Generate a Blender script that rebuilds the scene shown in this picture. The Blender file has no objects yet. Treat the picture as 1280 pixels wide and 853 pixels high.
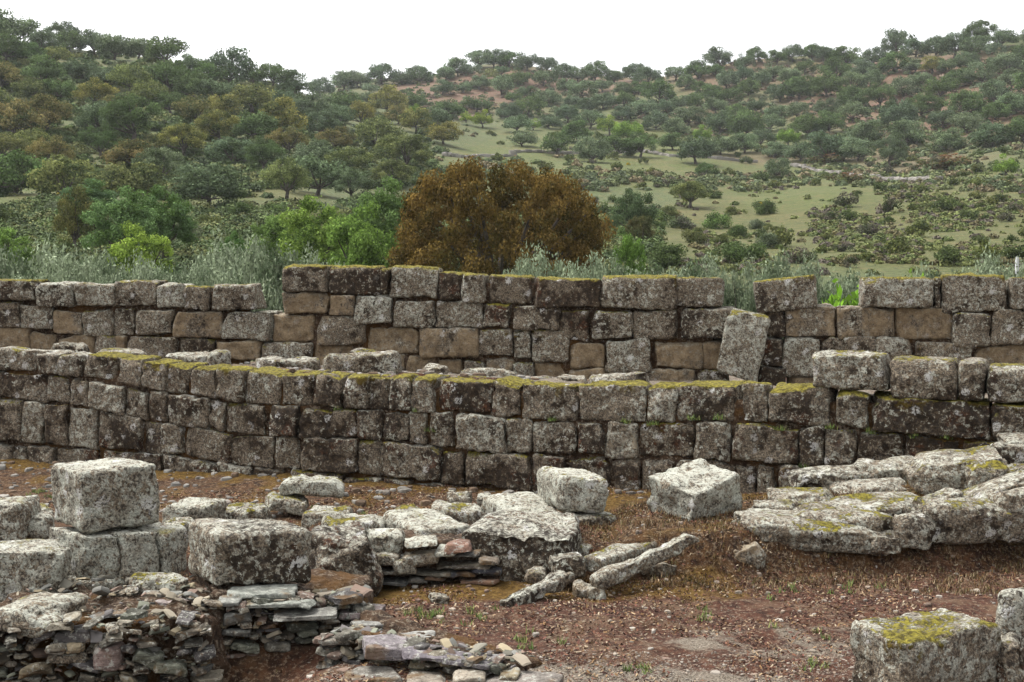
import bpy, math, random
import numpy as np
from mathutils import Vector, Matrix, Euler

random.seed(7)
rng = np.random.default_rng(11)
S = bpy.context.scene
COL = S.collection
R = math.radians

# ------------------------------------------------------------------ camera frame (photo is 1280 x 853)
F = 1758.0
CAMZ = 2.7
PITCH = math.atan(111.5 / F)
CP, SP = math.cos(PITCH), math.sin(PITCH)


def ray(px, py):
    u = (px - 640.0) / F
    v = (426.5 - py) / F
    return np.array([u, CP + v * SP, -SP + v * CP])


def at(px, py, Y):
    d = ray(px, py)
    return np.array([d[0] * Y / d[1], Y, CAMZ + d[2] * Y / d[1]])


def at_z(px, py, z):
    d = ray(px, py)
    t = (z - CAMZ) / d[2]
    return np.array([d[0] * t, d[1] * t, z])


# ------------------------------------------------------------------ noise
def _hash(ix, iy, iz, seed):
    h = (ix * 374761393 + iy * 668265263 + iz * 2147483647 + seed * 144665) & 0xFFFFFFFF
    h = ((h ^ (h >> 13)) * 1274126177) & 0xFFFFFFFF
    h = ((h ^ (h >> 16)) * 2246822519) & 0xFFFFFFFF
    return ((h ^ (h >> 15)) & 0xFFFFFF) / float(0xFFFFFF)


def vnoise(P, seed=0):
    P = np.asarray(P, float)
    i = np.floor(P).astype(np.int64)
    f = P - i
    f = f * f * f * (f * (f * 6 - 15) + 10)
    r = 0
    for a in (0, 1):
        for b in (0, 1):
            for c in (0, 1):
                w = (f[:, 0] if a else 1 - f[:, 0]) * (f[:, 1] if b else 1 - f[:, 1]) * (f[:, 2] if c else 1 - f[:, 2])
                r = r + w * _hash(i[:, 0] + a, i[:, 1] + b, i[:, 2] + c, seed)
    return r * 2 - 1


def fbm(P, seed=0, octv=3, gain=.5):
    r, a = 0, 1.0
    for o in range(octv):
        r = r + a * vnoise(P * (2.03 ** o) + o * 17.3, seed + o)
        a *= gain
    return r


def sstep(x, a, b):
    t = np.clip((x - a) / (b - a), 0, 1)
    return t * t * (3 - 2 * t)


# ------------------------------------------------------------------ mesh + object helpers
def mesh_of(name, V, Fc, mat=None, smooth=True, attrs=None, tri=False):
    me = bpy.data.meshes.new(name)
    V = np.asarray(V, np.float32)
    Fc = np.asarray(Fc, np.int32)
    n, k = Fc.shape
    me.vertices.add(len(V))
    me.vertices.foreach_set('co', V.ravel())
    me.loops.add(n * k)
    me.loops.foreach_set('vertex_index', Fc.ravel())
    me.polygons.add(n)
    me.polygons.foreach_set('loop_start', np.arange(0, n * k, k, dtype=np.int32))
    me.polygons.foreach_set('loop_total', np.full(n, k, np.int32))
    me.polygons.foreach_set('use_smooth', np.full(n, smooth, bool))
    me.update(calc_edges=True)
    if attrs:
        for an, arr in attrs.items():
            arr = np.asarray(arr, np.float32)
            if arr.ndim == 1:
                a = me.attributes.new(an, 'FLOAT', 'POINT')
                a.data.foreach_set('value', arr)
            else:
                a = me.attributes.new(an, 'FLOAT_COLOR', 'POINT')
                if arr.shape[1] == 3:
                    arr = np.concatenate([arr, np.ones((len(arr), 1), np.float32)], 1)
                a.data.foreach_set('color', arr.ravel())
    if mat:
        me.materials.append(mat)
    return me


def tag(o, label=None, cat=None, group=None, kind=None):
    if label: o['label'] = label
    if cat: o['category'] = cat
    if group: o['group'] = group
    if kind or cat: o['kind'] = kind or 'thing'
    return o


def link(name, me, parent=None, loc=(0, 0, 0), rot=None, scale=None, color=None):
    o = bpy.data.objects.new(name, me)
    COL.objects.link(o)
    o.location = loc
    if rot is not None: o.rotation_euler = rot
    if scale is not None: o.scale = scale if hasattr(scale, '__len__') else (scale,) * 3
    if color is not None: o.color = tuple(color) if len(color) == 4 else (*color, 1)
    if parent is not None: o.parent = parent
    return o


def empty(name, loc=(0, 0, 0)):
    o = bpy.data.objects.new(name, None)
    COL.objects.link(o)
    o.location = loc
    o.empty_display_size = .1
    return o


# ------------------------------------------------------------------ node helper
class NT:
    def __init__(s, name):
        s.m = bpy.data.materials.new(name)
        s.m.use_nodes = True
        s.t = s.m.node_tree
        s.t.nodes.clear()
        s.out = s.n('ShaderNodeOutputMaterial')

    def n(s, typ, **kw):
        x = s.t.nodes.new(typ)
        for k, v in kw.items():
            setattr(x, k, v)
        return x

    def put(s, sock, v):
        if hasattr(v, 'is_output') or isinstance(v, bpy.types.NodeSocket):
            s.t.links.new(v, sock)
        elif isinstance(v, (tuple, list)) and len(v) == 3 and sock.type == 'RGBA':
            sock.default_value = (*v, 1)
        else:
            sock.default_value = v

    def math(s, op, a, b=0.0, c=None, clamp=False):
        x = s.n('ShaderNodeMath', operation=op, use_clamp=clamp)
        s.put(x.inputs[0], a)
        s.put(x.inputs[1], b)
        if c is not None: s.put(x.inputs[2], c)
        return x.outputs[0]

    def vmath(s, op, a, b):
        x = s.n('ShaderNodeVectorMath', operation=op)
        s.put(x.inputs[0], a)
        if op == 'SCALE':
            s.put(x.inputs['Scale'], b)
        else:
            s.put(x.inputs[1], b)
        return x.outputs[0]

    def noise(s, vec, scale, detail=3, rough=.55, dist=0.0):
        x = s.n('ShaderNodeTexNoise')
        s.put(x.inputs['Vector'], vec)
        s.put(x.inputs['Scale'], scale)
        s.put(x.inputs['Detail'], detail)
        s.put(x.inputs['Roughness'], rough)
        s.put(x.inputs['Distortion'], dist)
        return x.outputs['Fac']

    def voro(s, vec, scale, feature='F1', out='Distance', rand=1.0):
        x = s.n('ShaderNodeTexVoronoi', feature=feature)
        s.put(x.inputs['Vector'], vec)
        s.put(x.inputs['Scale'], scale)
        s.put(x.inputs['Randomness'], rand)
        return x.outputs[out]

    def sm(s, x, lo, hi):
        r = s.n('ShaderNodeMapRange', interpolation_type='SMOOTHSTEP')
        s.put(r.inputs[0], x)
        s.put(r.inputs[1], lo)
        s.put(r.inputs[2], hi)
        return r.outputs[0]

    def mix(s, f, a, b, mode='MIX'):
        x = s.n('ShaderNodeMix', data_type='RGBA', blend_type=mode)
        s.put(x.inputs[0], f)
        s.put(x.inputs[6], a)
        s.put(x.inputs[7], b)
        return x.outputs[2]

    def bump(s, h, strength=.6, dist=.02, normal=None):
        x = s.n('ShaderNodeBump')
        s.put(x.inputs['Height'], h)
        s.put(x.inputs['Strength'], strength)
        s.put(x.inputs['Distance'], dist)
        if normal is not None: s.put(x.inputs['Normal'], normal)
        return x.outputs[0]

    def surf(s, col, normal=None, rough=.92, spec=.2):
        x = s.n('ShaderNodeBsdfPrincipled')
        s.put(x.inputs['Base Color'], col)
        s.put(x.inputs['Roughness'], rough)
        s.put(x.inputs['Specular IOR Level'], spec)
        if normal is not None: s.put(x.inputs['Normal'], normal)
        s.t.links.new(x.outputs[0], s.out.inputs[0])
        return s.m


def stone_material():
    """granite with crusts and lichens; the object's colour carries (fresh stone, brown crust, lichen, moss) amounts"""
    n = NT('lichen_granite')
    oi = n.n('ShaderNodeObjectInfo')
    sep = n.n('ShaderNodeSeparateColor')
    n.put(sep.inputs[0], oi.outputs['Color'])
    tanA, brnA, licA = sep.outputs[0], sep.outputs[1], sep.outputs[2]
    mosA = oi.outputs['Alpha']
    geo = n.n('ShaderNodeNewGeometry')
    tc = n.n('ShaderNodeTexCoord')
    off = n.vmath('SCALE', (13.7, 7.9, 21.3), oi.outputs['Random'])
    P = n.vmath('ADD', geo.outputs['Position'], off)
    n1 = n.noise(P, 2.3, 3, .6)
    n1b = n.noise(n.vmath('ADD', P, (5, 9, 2)), 3.1, 4, .62)
    n2 = n.noise(P, 9, 5, .68)
    n2b = n.noise(n.vmath('ADD', P, (3, 1, 8)), 16, 5, .72, .4)
    n3 = n.noise(P, 60, 3, .65)
    n4 = n.noise(n.vmath('ADD', P, (1, 4, 1)), 28, 4, .7)
    n5 = n.noise(n.vmath('ADD', P, (7, 2, 5)), 42, 4, .75)
    base = n.mix(n.sm(n3, .35, .65), (.080, .063, .048), (.26, .21, .148))
    fresh = n.mix(n.sm(n2, .3, .7), (.16, .112, .065), (.31, .235, .145))
    fresh = n.mix(n.math('MULTIPLY', n.sm(n3, .50, .66), .6), fresh, (.10, .07, .045))
    fresh = n.mix(n.math('MULTIPLY', n.sm(n2b, .56, .66), .6), fresh, (.27, .25, .21))
    tan = n.sm(n.math('ADD', n.math('MULTIPLY_ADD', n2b, .35, n.math('MULTIPLY', n1, .65)), n.math('MULTIPLY_ADD', tanA, .5, -.25)), .5, .56)
    tan = n.math('MULTIPLY', tan, n.sm(tanA, .02, .12))
    keep = n.math('MULTIPLY_ADD', tan, -.80, 1.0)
    c = n.mix(tan, base, fresh)
    # brown / black crust
    nw = n.noise(geo.outputs['Position'], 1.5, 4, .65)
    nw2 = n.noise(n.vmath('ADD', geo.outputs['Position'], (4, 8, 3)), 2.4, 4, .65)
    cr = n.math('ADD', n.math('ADD', n.math('MULTIPLY', nw, .62), n.math('MULTIPLY', n1b, .26)), n.math('ADD', n.math('MULTIPLY', n2, .46), -.17))
    cr = n.math('ADD', cr, n.math('MULTIPLY_ADD', brnA, .27, -.145))
    crm = n.math('MULTIPLY', n.sm(cr, .475, .55), keep)
    crust = n.mix(n.sm(n2b, .42, .62), (.016, .011, .0075), (.074, .049, .028))
    crust = n.mix(n.math('MULTIPLY', n.sm(nw2, .525, .60), n.sm(brnA, .35, .7)), crust, n.mix(n.sm(n4, .4, .6), (.026, .010, .006), (.105, .040, .015)))
    c = n.mix(n.math('MULTIPLY', crm, .93), c, crust)
    # pale lichen mottling
    lm = n.math('ADD', n.math('MULTIPLY', n2b, .60), n.math('MULTIPLY', n4, .40))
    lm = n.math('ADD', lm, n.math('MULTIPLY_ADD', licA, .17, -.100))
    lm = n.math('ADD', lm, n.math('ADD', n.math('MULTIPLY', crm, -.030), n.math('MULTIPLY', n.math('SUBTRACT', nw2, .5), .22)))
    licm = n.math('MULTIPLY', n.sm(lm, .492, .545), keep)
    lich = n.mix(n.sm(n2, .4, .6), (.355, .328, .26), (.53, .535, .45))
    lich = n.mix(n.sm(n3, .40, .62), n.vmath('SCALE', lich, .58), lich)
    c = n.mix(n.math('MULTIPLY', licm, .92), c, lich)
    # round white rosettes
    vq = n.vmath('ADD', P, n.vmath('SCALE', (.3, .3, .3), n4))
    vd = n.voro(vq, 6.5)
    vc = n.voro(vq, 6.5, out='Color')
    vs = n.n('ShaderNodeSeparateColor')
    n.put(vs.inputs[0], vc)
    ros = n.math('MULTIPLY', n.sm(n.math('ADD', vd, n.math('MULTIPLY', n3, .25)), .46, .36), n.sm(vs.outputs[0], .80, .84))
    ros = n.math('MULTIPLY', ros, keep)
    c = n.mix(n.math('MULTIPLY', ros, .7), c, (.62, .61, .58))
    # dark speckle and pits
    spk = n.math('MULTIPLY', n.sm(n.math('ADD', n5, n.math('MULTIPLY', n.math('SUBTRACT', n2, .5), .5)), .455, .385), n.math('MULTIPLY_ADD', tan, -.6, 1.0))
    c = n.mix(n.math('MULTIPLY', spk, .86), c, (.038, .031, .026))
    pit = n.sm(n4, .38, .31)
    c = n.mix(n.math('MULTIPLY', pit, .85), c, (.024, .019, .016))
    # weathered pale tops
    sx = n.n('ShaderNodeSeparateXYZ')
    n.put(sx.inputs[0], geo.outputs['Normal'])
    up = n.sm(n.math('ADD', sx.outputs[2], n.math('MULTIPLY', n.math('SUBTRACT', n2, .5), .6)), .45, .8)
    c = n.mix(n.math('MULTIPLY', up, n.math('MULTIPLY', n.sm(n2b, .38, .55), n.math('MULTIPLY', n.math('MULTIPLY', licA, .62), n.sm(n5, .40, .50)))), c, (.475, .475, .40))
    # moss on the ledges, hanging over the upper edges
    gz = n.n('ShaderNodeSeparateXYZ')
    n.put(gz.inputs[0], tc.outputs['Generated'])
    drip = n.sm(n.math('ADD', gz.outputs[2], n.math('MULTIPLY', n.math('SUBTRACT', n1b, .5), 1.6)), 1.08, .88)
    drip = n.math('SUBTRACT', 1.0, drip)
    mo = n.math('MAXIMUM', n.math('MULTIPLY', up, n.sm(n.math('ADD', n.math('ADD', n1b, n.math('MULTIPLY', n.math('SUBTRACT', n4, .5), .45)), n.math('MULTIPLY', mosA, .5)), .62, .70)),
                n.math('MULTIPLY', drip, n.sm(n.math('ADD', n2, n.math('MULTIPLY', mosA, .32)), .62, .70)))
    mo = n.math('MULTIPLY', mo, n.sm(mosA, .03, .15))
    mcol = n.mix(n.sm(n4, .38, .66), (.060, .048, .008), (.24, .205, .030))
    mcol = n.mix(n.math('MULTIPLY', n.sm(sx.outputs[2], .5, .1), .8), mcol, (.10, .065, .012))
    mcol = n.mix(n.math('MULTIPLY', n.sm(brnA, .6, .8), n.sm(mosA, .5, .2)), mcol, n.mix(n.sm(n4, .4, .6), (.05, .022, .007), (.15, .068, .016)))
    c = n.mix(mo, c, mcol)
    h = n.math('ADD', n.math('MULTIPLY', mo, .55), n.math('MULTIPLY', n4, .9))
    h = n.math('ADD', h, n.math('ADD', n.math('MULTIPLY', n3, .45), n.math('ADD', n.math('MULTIPLY', n5, .7), n.math('MULTIPLY', n2, .35))))
    return n.surf(c, n.bump(h, .9, .032))


def slate_material():
    """thin bedded slate; the object's colour is its own stone colour"""
    n = NT('bedded_slate')
    oi = n.n('ShaderNodeObjectInfo')
    geo = n.n('ShaderNodeNewGeometry')
    P = n.vmath('ADD', geo.outputs['Position'], n.vmath('SCALE', (13.7, 7.9, 21.3), oi.outputs['Random']))
    n2 = n.noise(P, 11, 5, .68)
    n3 = n.noise(P, 55, 3, .65)
    st = n.n('ShaderNodeMapping')
    st.inputs['Scale'].default_value = (3, 3, 60)
    n.put(st.inputs[0], P)
    lay = n.noise(st.outputs[0], 1.0, 3, .6)
    c = n.mix(n.math('MULTIPLY', n.sm(n2, .35, .65), .8), n.vmath('SCALE', oi.outputs['Color'], .45), oi.outputs['Color'])
    c = n.mix(n.math('MULTIPLY', n.sm(lay, .5, .62), .5), c, (.03, .024, .02))
    c = n.mix(n.math('MULTIPLY', n.sm(n.noise(P, 22, 5, .72), .54, .62), .75), c, (.31, .31, .27))
    c = n.mix(n.math('MULTIPLY', n.sm(n3, .42, .32), .7), c, (.03, .024, .018))
    c = n.mix(n.math('MULTIPLY', n.sm(n.noise(P, 4, 3), .56, .66), .6), c, (.12, .065, .02))
    return n.surf(c, n.bump(n.math('ADD', n.math('MULTIPLY', lay, .6), n.math('ADD', n3, n2)), .7, .02))


def earth_material():
    n = NT('mossy_earth')
    geo = n.n('ShaderNodeNewGeometry')
    P = geo.outputs['Position']
    n1 = n.noise(P, 1.7, 4, .6)
    n2 = n.noise(P, 9, 5, .7)
    n3 = n.noise(P, 55, 4, .7)
    n4 = n.noise(n.vmath('ADD', P, (3, 3, 3)), 24, 4, .7)
    c = n.mix(n.sm(n2, .35, .65), (.032, .020, .013), (.115, .070, .042))
    c = n.mix(n.math('MULTIPLY', n.sm(n4, .52, .60), .85), c, (.25, .20, .145))
    c = n.mix(n.math('MULTIPLY', n.sm(n1, .5, .62), .7), c, (.13, .062, .014))
    c = n.mix(n.math('MULTIPLY', n.sm(n3, .42, .32), .8), c, (.02, .014, .01))
    return n.surf(c, n.bump(n.math('ADD', n.math('MULTIPLY', n4, 1.2), n.math('ADD', n3, n2)), .9, .05))


def ground_material():
    """red earth with moss, dry sedum and a gravelly patch; zones come from the vertex attribute"""
    n = NT('red_earth_ground')
    geo = n.n('ShaderNodeNewGeometry')
    P = geo.outputs['Position']
    za = n.n('ShaderNodeAttribute', attribute_name='zone')
    sep = n.n('ShaderNodeSeparateColor')
    n.put(sep.inputs[0], za.outputs['Color'])
    gravel, bank, moss = sep.outputs[0], sep.outputs[1], sep.outputs[2]
    n1 = n.noise(P, 1.3, 4, .6)
    n1b = n.noise(n.vmath('ADD', P, (9, 4, 2)), 2.6, 5, .66)
    n2 = n.noise(P, 12, 5, .7)
    n3 = n.noise(P, 70, 4, .7)
    n4 = n.noise(n.vmath('ADD', P, (3, 3, 3)), 30, 5, .75)
    c = n.mix(n.sm(n2, .36, .64), (.042, .018, .011), (.120, .050, .029))
    c = n.mix(n.math('MULTIPLY', n.sm(n1b, .5, .62), .7), c, (.165, .10, .06))
    c = n.mix(n.math('MULTIPLY', n.sm(n4, .52, .62), .7), c, (.30, .225, .155))
    gm = n.sm(n.math('ADD', gravel, n.math('MULTIPLY', n.math('SUBTRACT', n1b, .5), 1.6)), .42, .72)
    grav = n.mix(n.sm(n3, .35, .65), (.13, .108, .08), (.37, .32, .25))
    c = n.mix(n.math('MULTIPLY', gm, .85), c, grav)
    bm = n.math('MULTIPLY', bank, .85)
    bcol = n.mix(n.sm(n2, .38, .62), (.030, .017, .009), (.115, .060, .022))
    bcol = n.mix(n.math('MULTIPLY', n.sm(n4, .52, .6), .75), bcol, (.27, .20, .13))
    c = n.mix(bm, c, bcol)
    mm = n.sm(n.math('ADD', moss, n.math('MULTIPLY', n.math('SUBTRACT', n1, .5), 1.4)), .40, .62)
    mcol = n.mix(n.sm(n4, .38, .62), (.085, .045, .008), (.21, .125, .022))
    c = n.mix(n.math('MULTIPLY', mm, .85), c, mcol)
    c = n.mix(n.math('MULTIPLY', n.sm(n3, .40, .31), .85), c, (.022, .013, .010))
    return n.surf(c, n.bump(n.math('ADD', n.math('MULTIPLY', n4, 1.2), n.math('ADD', n3, n2)), .9, .04))


def hill_material():
    n = NT('hillside_cover')
    geo = n.n('ShaderNodeNewGeometry')
    P = geo.outputs['Position']
    za = n.n('ShaderNodeAttribute', attribute_name='zone')
    n1 = n.noise(P, .09, 5, .62)
    n2 = n.noise(P, .5, 5, .65)
    n3 = n.noise(P, 2.2, 4, .65)
    c = za.outputs['Color']
    c = n.mix(n.math('MULTIPLY', n.sm(n2, .42, .62), .55), c, n.mix(.55, c, (.05, .065, .024)))
    c = n.mix(n.math('MULTIPLY', n.sm(n1, .5, .62), .4), c, (.125, .105, .045))
    c = n.mix(n.math('MULTIPLY', n.sm(n3, .50, .36), .65), c, (.035, .038, .016))
    c = n.mix(n.math('MULTIPLY', n.sm(n.noise(P, .9, 5, .7), .52, .60), .5), c, (.13, .105, .045))
    return n.surf(c, n.bump(n.math('ADD', n3, n2), .8, .35))


def leaf_material(name, under, trans=.28):
    """leaf cards; object's colour is the outer leaf colour, 'under' the older foliage"""
    n = NT(name)
    oi = n.n('ShaderNodeObjectInfo')
    a = n.n('ShaderNodeAttribute', attribute_name='leafvar')
    b = n.n('ShaderNodeAttribute', attribute_name='clump')
    c = n.mix(b.outputs['Fac'], under, oi.outputs['Color'])
    c = n.vmath('SCALE', c, n.math('MULTIPLY_ADD', a.outputs['Fac'], .8, .6))
    d = n.n('ShaderNodeBsdfDiffuse')
    n.put(d.inputs[0], c)
    t = n.n('ShaderNodeBsdfTranslucent')
    n.put(t.inputs[0], c)
    m = n.n('ShaderNodeMixShader')
    m.inputs[0].default_value = trans
    n.t.links.new(d.outputs[0], m.inputs[1])
    n.t.links.new(t.outputs[0], m.inputs[2])
    n.t.links.new(m.outputs[0], n.out.inputs[0])
    return n.m


def bark_material():
    n = NT('dark_bark')
    tc = n.n('ShaderNodeTexCoord')
    x = n.noise(tc.outputs['Object'], 9, 4, .7)
    c = n.mix(n.sm(x, .35, .65), (.035, .028, .024), (.13, .11, .095))
    return n.surf(c, n.bump(x, .6, .03))


def tint_material(name):
    n = NT(name)
    oi = n.n('ShaderNodeObjectInfo')
    a = n.n('ShaderNodeAttribute', attribute_name='tint')
    return n.surf(n.mix(1.0, oi.outputs['Color'], a.outputs['Color'], 'MULTIPLY'))


STONE = stone_material()
SLATE = slate_material()
EARTH = earth_material()
GROUND = ground_material()
HILL = hill_material()
BARK = bark_material()
OAK = leaf_material('oak_leaves', (.055, .075, .032))  # older-leaf tone darkened so crowns show the contrast of shaded undersides
BROAD = leaf_material('broad_green_leaves', (.075, .125, .03), .30)
OLIVE = leaf_material('silvery_leaves', (.075, .105, .055), .15)
RUST = leaf_material('rust_leaves', (.034, .034, .010), .2)
GRASSM = leaf_material('grass_blades', (.10, .12, .04), .3)
TINT = tint_material('loose_bits')


# ------------------------------------------------------------------ block / rock meshes
def box_lattice(L, res, nmin=3, nmax=40):
    n = [int(min(nmax, max(nmin, math.ceil(l / res)))) for l in L]
    idx = -np.ones((n[0] + 1, n[1] + 1, n[2] + 1), np.int64)
    I, J, K = np.meshgrid(*[np.arange(k + 1) for k in n], indexing='ij')
    m = (I == 0) | (I == n[0]) | (J == 0) | (J == n[1]) | (K == 0) | (K == n[2])
    idx[m] = np.arange(m.sum())
    pts = np.stack([I[m] / n[0] - .5, J[m] / n[1] - .5, K[m] / n[2] - .5], 1) * np.asarray(L)
    faces = []

    def sheet(A, flip):
        q = np.stack([A[:-1, :-1], A[1:, :-1], A[1:, 1:], A[:-1, 1:]], -1).reshape(-1, 4)
        faces.append(q[:, ::-1] if flip else q)
    sheet(idx[0], True); sheet(idx[-1], False)
    sheet(idx[:, 0], False); sheet(idx[:, -1], True)
    sheet(idx[:, :, 0], True); sheet(idx[:, :, -1], False)
    return pts, np.concatenate(faces)


def round_box(L, r, res, seed, amp=.01, warp=.03, cuts=0, cutdepth=.12, nmin=3):
    """box with worn edges, chips and a rough skin; returns points in a box of size L"""
    L = np.asarray(L, float)
    q, Fc = box_lattice(L, res, nmin)
    o = seed * 3.17
    rl = r * (.75 + .5 * vnoise(q * 3.1 / max(.2, L.max()) + o, seed)[:, None])
    rl = np.minimum(np.maximum(rl, .1 * r), L.min() * .49)
    inner = np.clip(q, -(L / 2 - rl), L / 2 - rl)
    d = q - inner
    ln = np.linalg.norm(d, axis=1, keepdims=True)
    nrm = d / np.maximum(ln, 1e-6)
    p = inner + nrm * np.minimum(rl, ln)
    if cuts:
        rs = np.random.default_rng(seed + 99)
        for _ in range(cuts):
            nn = rs.normal(size=3)
            nn[2] = abs(nn[2]) * .8
            nn /= np.linalg.norm(nn)
            sup = np.abs(nn * L / 2).sum()
            dist = sup * (1 - cutdepth * rs.uniform(.5, 1.6)) * .86
            e = p @ nn - dist
            p = p - np.maximum(e, 0)[:, None] * nn * .9
    if warp:
        s = 1.1 / max(.25, L.max())
        w = np.stack([vnoise(p * s + o + k * 31.7, seed + k) for k in range(3)], 1)
        p = p + w * warp
    dd = fbm(p * 5 + o, seed, 3, .55) * amp + np.minimum(0, fbm(p * 9 + o * 2, seed + 5, 3, .6) - .1) * amp * 1.4
    p = p + nrm * dd[:, None]
    return p, Fc


def hex_block(name, c8, mat, parent, seed, color, r=.05, res=.045, amp=.010, warp=.02, inset=.007, cuts=0, cd=.06):
    """block filling the 8 corners c8 (front bl, br, tr, tl, then the same four at the back)"""
    c8 = np.asarray(c8, float)
    Lx = (np.linalg.norm(c8[1] - c8[0]) + np.linalg.norm(c8[2] - c8[3])) / 2
    Lz = (np.linalg.norm(c8[3] - c8[0]) + np.linalg.norm(c8[2] - c8[1])) / 2
    Ly = np.linalg.norm(c8[4] - c8[0])
    L = np.array([Lx, Ly, Lz])
    Ls = np.maximum(L - 2 * inset, .02)
    p, Fc = round_box(Ls, min(r, Ls.min() * .4), res, seed, amp, warp, cuts, cd)
    u = p / L + .5
    a, b, c = u[:, :1], u[:, 1:2], u[:, 2:3]
    fr = (1 - c) * ((1 - a) * c8[0] + a * c8[1]) + c * ((1 - a) * c8[3] + a * c8[2])
    bk = (1 - c) * ((1 - a) * c8[4] + a * c8[5]) + c * ((1 - a) * c8[7] + a * c8[6])
    W = fr * (1 - b) + bk * b
    ctr = W.mean(0)
    loc = ctr - (np.array(parent.location) if parent is not None else 0)
    o = link(name, mesh_of(name, W - ctr, Fc, mat), parent, loc, color=color)
    return o


def rock(name, px0, px1, py0, py1, Y, dep, seed, color=(.1, .2, .8, .1), yaw=0, roll=0, pitch=0, r=.35, amp=.02, warp=.06,
         cuts=5, mat=None, parent=None, res=None, cutdepth=.12, sink=0.0, hk=1.0, Hm=None, ell=False, label=None, cat='stone', group=None):
    """stone whose picture box is px0..px1, py0..py1 at distance Y, dep metres deep"""
    cx, cy = (px0 + px1) / 2, (py0 + py1) / 2
    s = Y / F
    W = (px1 - px0) * s
    slope = max(0.0, (cy - 315) / F)
    H = max(.35 * (py1 - py0) * s, (py1 - py0) * s - dep * slope * hk)
    ctr = at(cx, cy, Y + dep * .5)
    W *= (Y + dep * .5) / Y * .98
    if roll:
        k = abs(math.tan(R(roll)))
        H = max(.3 * H, H - W * k * .75)
    H = (Hm or H) + sink
    ctr[2] -= sink / 2
    L = np.array([W, dep, H])
    rr = r * L.min()
    if res is None:
        res = max(.016, min(.05, L.max() / 22))
    if ell:
        lm = float(L.prod() ** (1 / 3))
        p, Fc = round_box((lm, lm, lm), .34 * lm, min(res, lm / 16), seed, amp, warp * lm, cuts, cutdepth, 5)
        p = p * (L / lm) * 1.08
    else:
        p, Fc = round_box(L * 1.06, rr, res, seed, amp, warp * L.max(), cuts, cutdepth, 5)
    loc = ctr if parent is None else ctr - np.array(parent.location)
    o = link(name, mesh_of(name, p, Fc, mat or STONE), parent, loc, Euler((R(pitch), R(-roll), R(yaw))), color=color)
    if parent is None:
        tag(o, label, cat, group)
    return o


def top_block(name, Fp, Lp, Rp, YF, h, seed, color, label=None, cat='stone block', group=None, parent=None, r=.055, amp=.012, warp=.03, res=.024, taper=.0):
    """squared block given the picture corners of its top face (front, left, right) and its height"""
    f = at(*Fp, YF)
    zt = f[2]
    l, rr = at_z(*Lp, zt), at_z(*Rp, zt)
    b = l + rr - f
    dn = np.array([0, 0, -h])
    cen = (f + b) / 2

    def lo(v): return v + dn + (v - cen) * taper * np.array([1, 1, 0])
    # front edge = f->r ; back edge = l->b
    c8 = [lo(f), lo(rr), rr, f, lo(l), lo(b), b, l]
    o = hex_block(name, c8, STONE, parent, seed, color, r, res, amp, warp, .002)
    if parent is None:
        tag(o, label, cat, group)
    return o


# ------------------------------------------------------------------ terrain
A_ = at(0, 500, 17.6)[:2]
B_ = at(1280, 500, 13.4)[:2]
WT = (B_ - A_) / np.linalg.norm(B_ - A_)
WN = np.array([-WT[1], WT[0]])          # pointing away from the camera
if WN[1] < 0: WN = -WN

TY = np.array([24, 40, 60, 90, 130, 180, 240, 300, 350, 400, 460, 520, 600, 800, 1500.])
TC = {
    -400: [290, 240, 165, 80, 15, 40, 70, 90, 110, 140, 200, 260],
    0: [298, 252, 188, 112, 50, 60, 80, 100, 130, 150, 200, 260],
    160: [300, 258, 198, 134, 74, 78, 95, 110, 130, 150, 200, 260],
    320: [302, 266, 213, 162, 120, 104, 120, 135, 140, 150, 200, 260],
    480: [304, 275, 235, 194, 165, 150, 138, 116, 100, 110, 190, 260],
    640: [308, 282, 245, 208, 184, 168, 148, 110, 82, 100, 190, 260],
    720: [311, 285, 248, 212, 187, 170, 150, 115, 98, 106, 190, 260],
    800: [314, 287, 252, 217, 190, 172, 145, 110, 103, 108, 190, 260],
    960: [325, 300, 262, 224, 194, 165, 128, 76, 85, 100, 190, 260],
    1030: [326, 299, 259, 220, 186, 152, 110, 72, 80, 100, 190, 260],
    1075: [326, 298, 257, 218, 182, 147, 106, 88, 92, 105, 190, 260],
    1120: [326, 297, 256, 216, 178, 137, 88, 62, 75, 100, 190, 260],
    1280: [324, 290, 243, 198, 150, 97, 50, 60, 75, 100, 190, 260],
    1700: [315, 275, 220, 165, 100, 45, 15, 40, 60, 100, 190, 260]}
TPX = np.array(sorted(TC))
TZ = []
for c in TPX:
    zs = [.85, -.9, -.8]
    for Yv, p in zip(TY[3:], TC[c]):
        zs.append(CAMZ - (p - 315) / F * Yv)
    TZ.append(zs)
TZ = np.array(TZ)


def z_far(x, y):
    x = np.asarray(x, float); y = np.asarray(y, float)
    yy = np.clip(y, TY[0], TY[-1])
    px = np.clip(640 + F * x / np.maximum(yy, 1), TPX[0], TPX[-1])
    i = np.clip(np.searchsorted(TPX, px) - 1, 0, len(TPX) - 2)
    j = np.clip(np.searchsorted(TY, yy) - 1, 0, len(TY) - 2)
    a = (px - TPX[i]) / (TPX[i + 1] - TPX[i])
    a = a * a * (3 - 2 * a)
    b = (yy - TY[j]) / (TY[j + 1] - TY[j])
    z = (TZ[i, j] * (1 - a) + TZ[i + 1, j] * a) * (1 - b) + (TZ[i, j + 1] * (1 - a) + TZ[i + 1, j + 1] * a) * b
    P = np.stack([x, y, x * 0], -1).reshape(-1, 3)
    nz = (fbm(P / 45., 3, 3) * 1.6).reshape(x.shape) * sstep(y, 70, 200) + (fbm(P / 9., 8, 2) * .25).reshape(x.shape) * sstep(y, 30, 60)
    return z + nz


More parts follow.
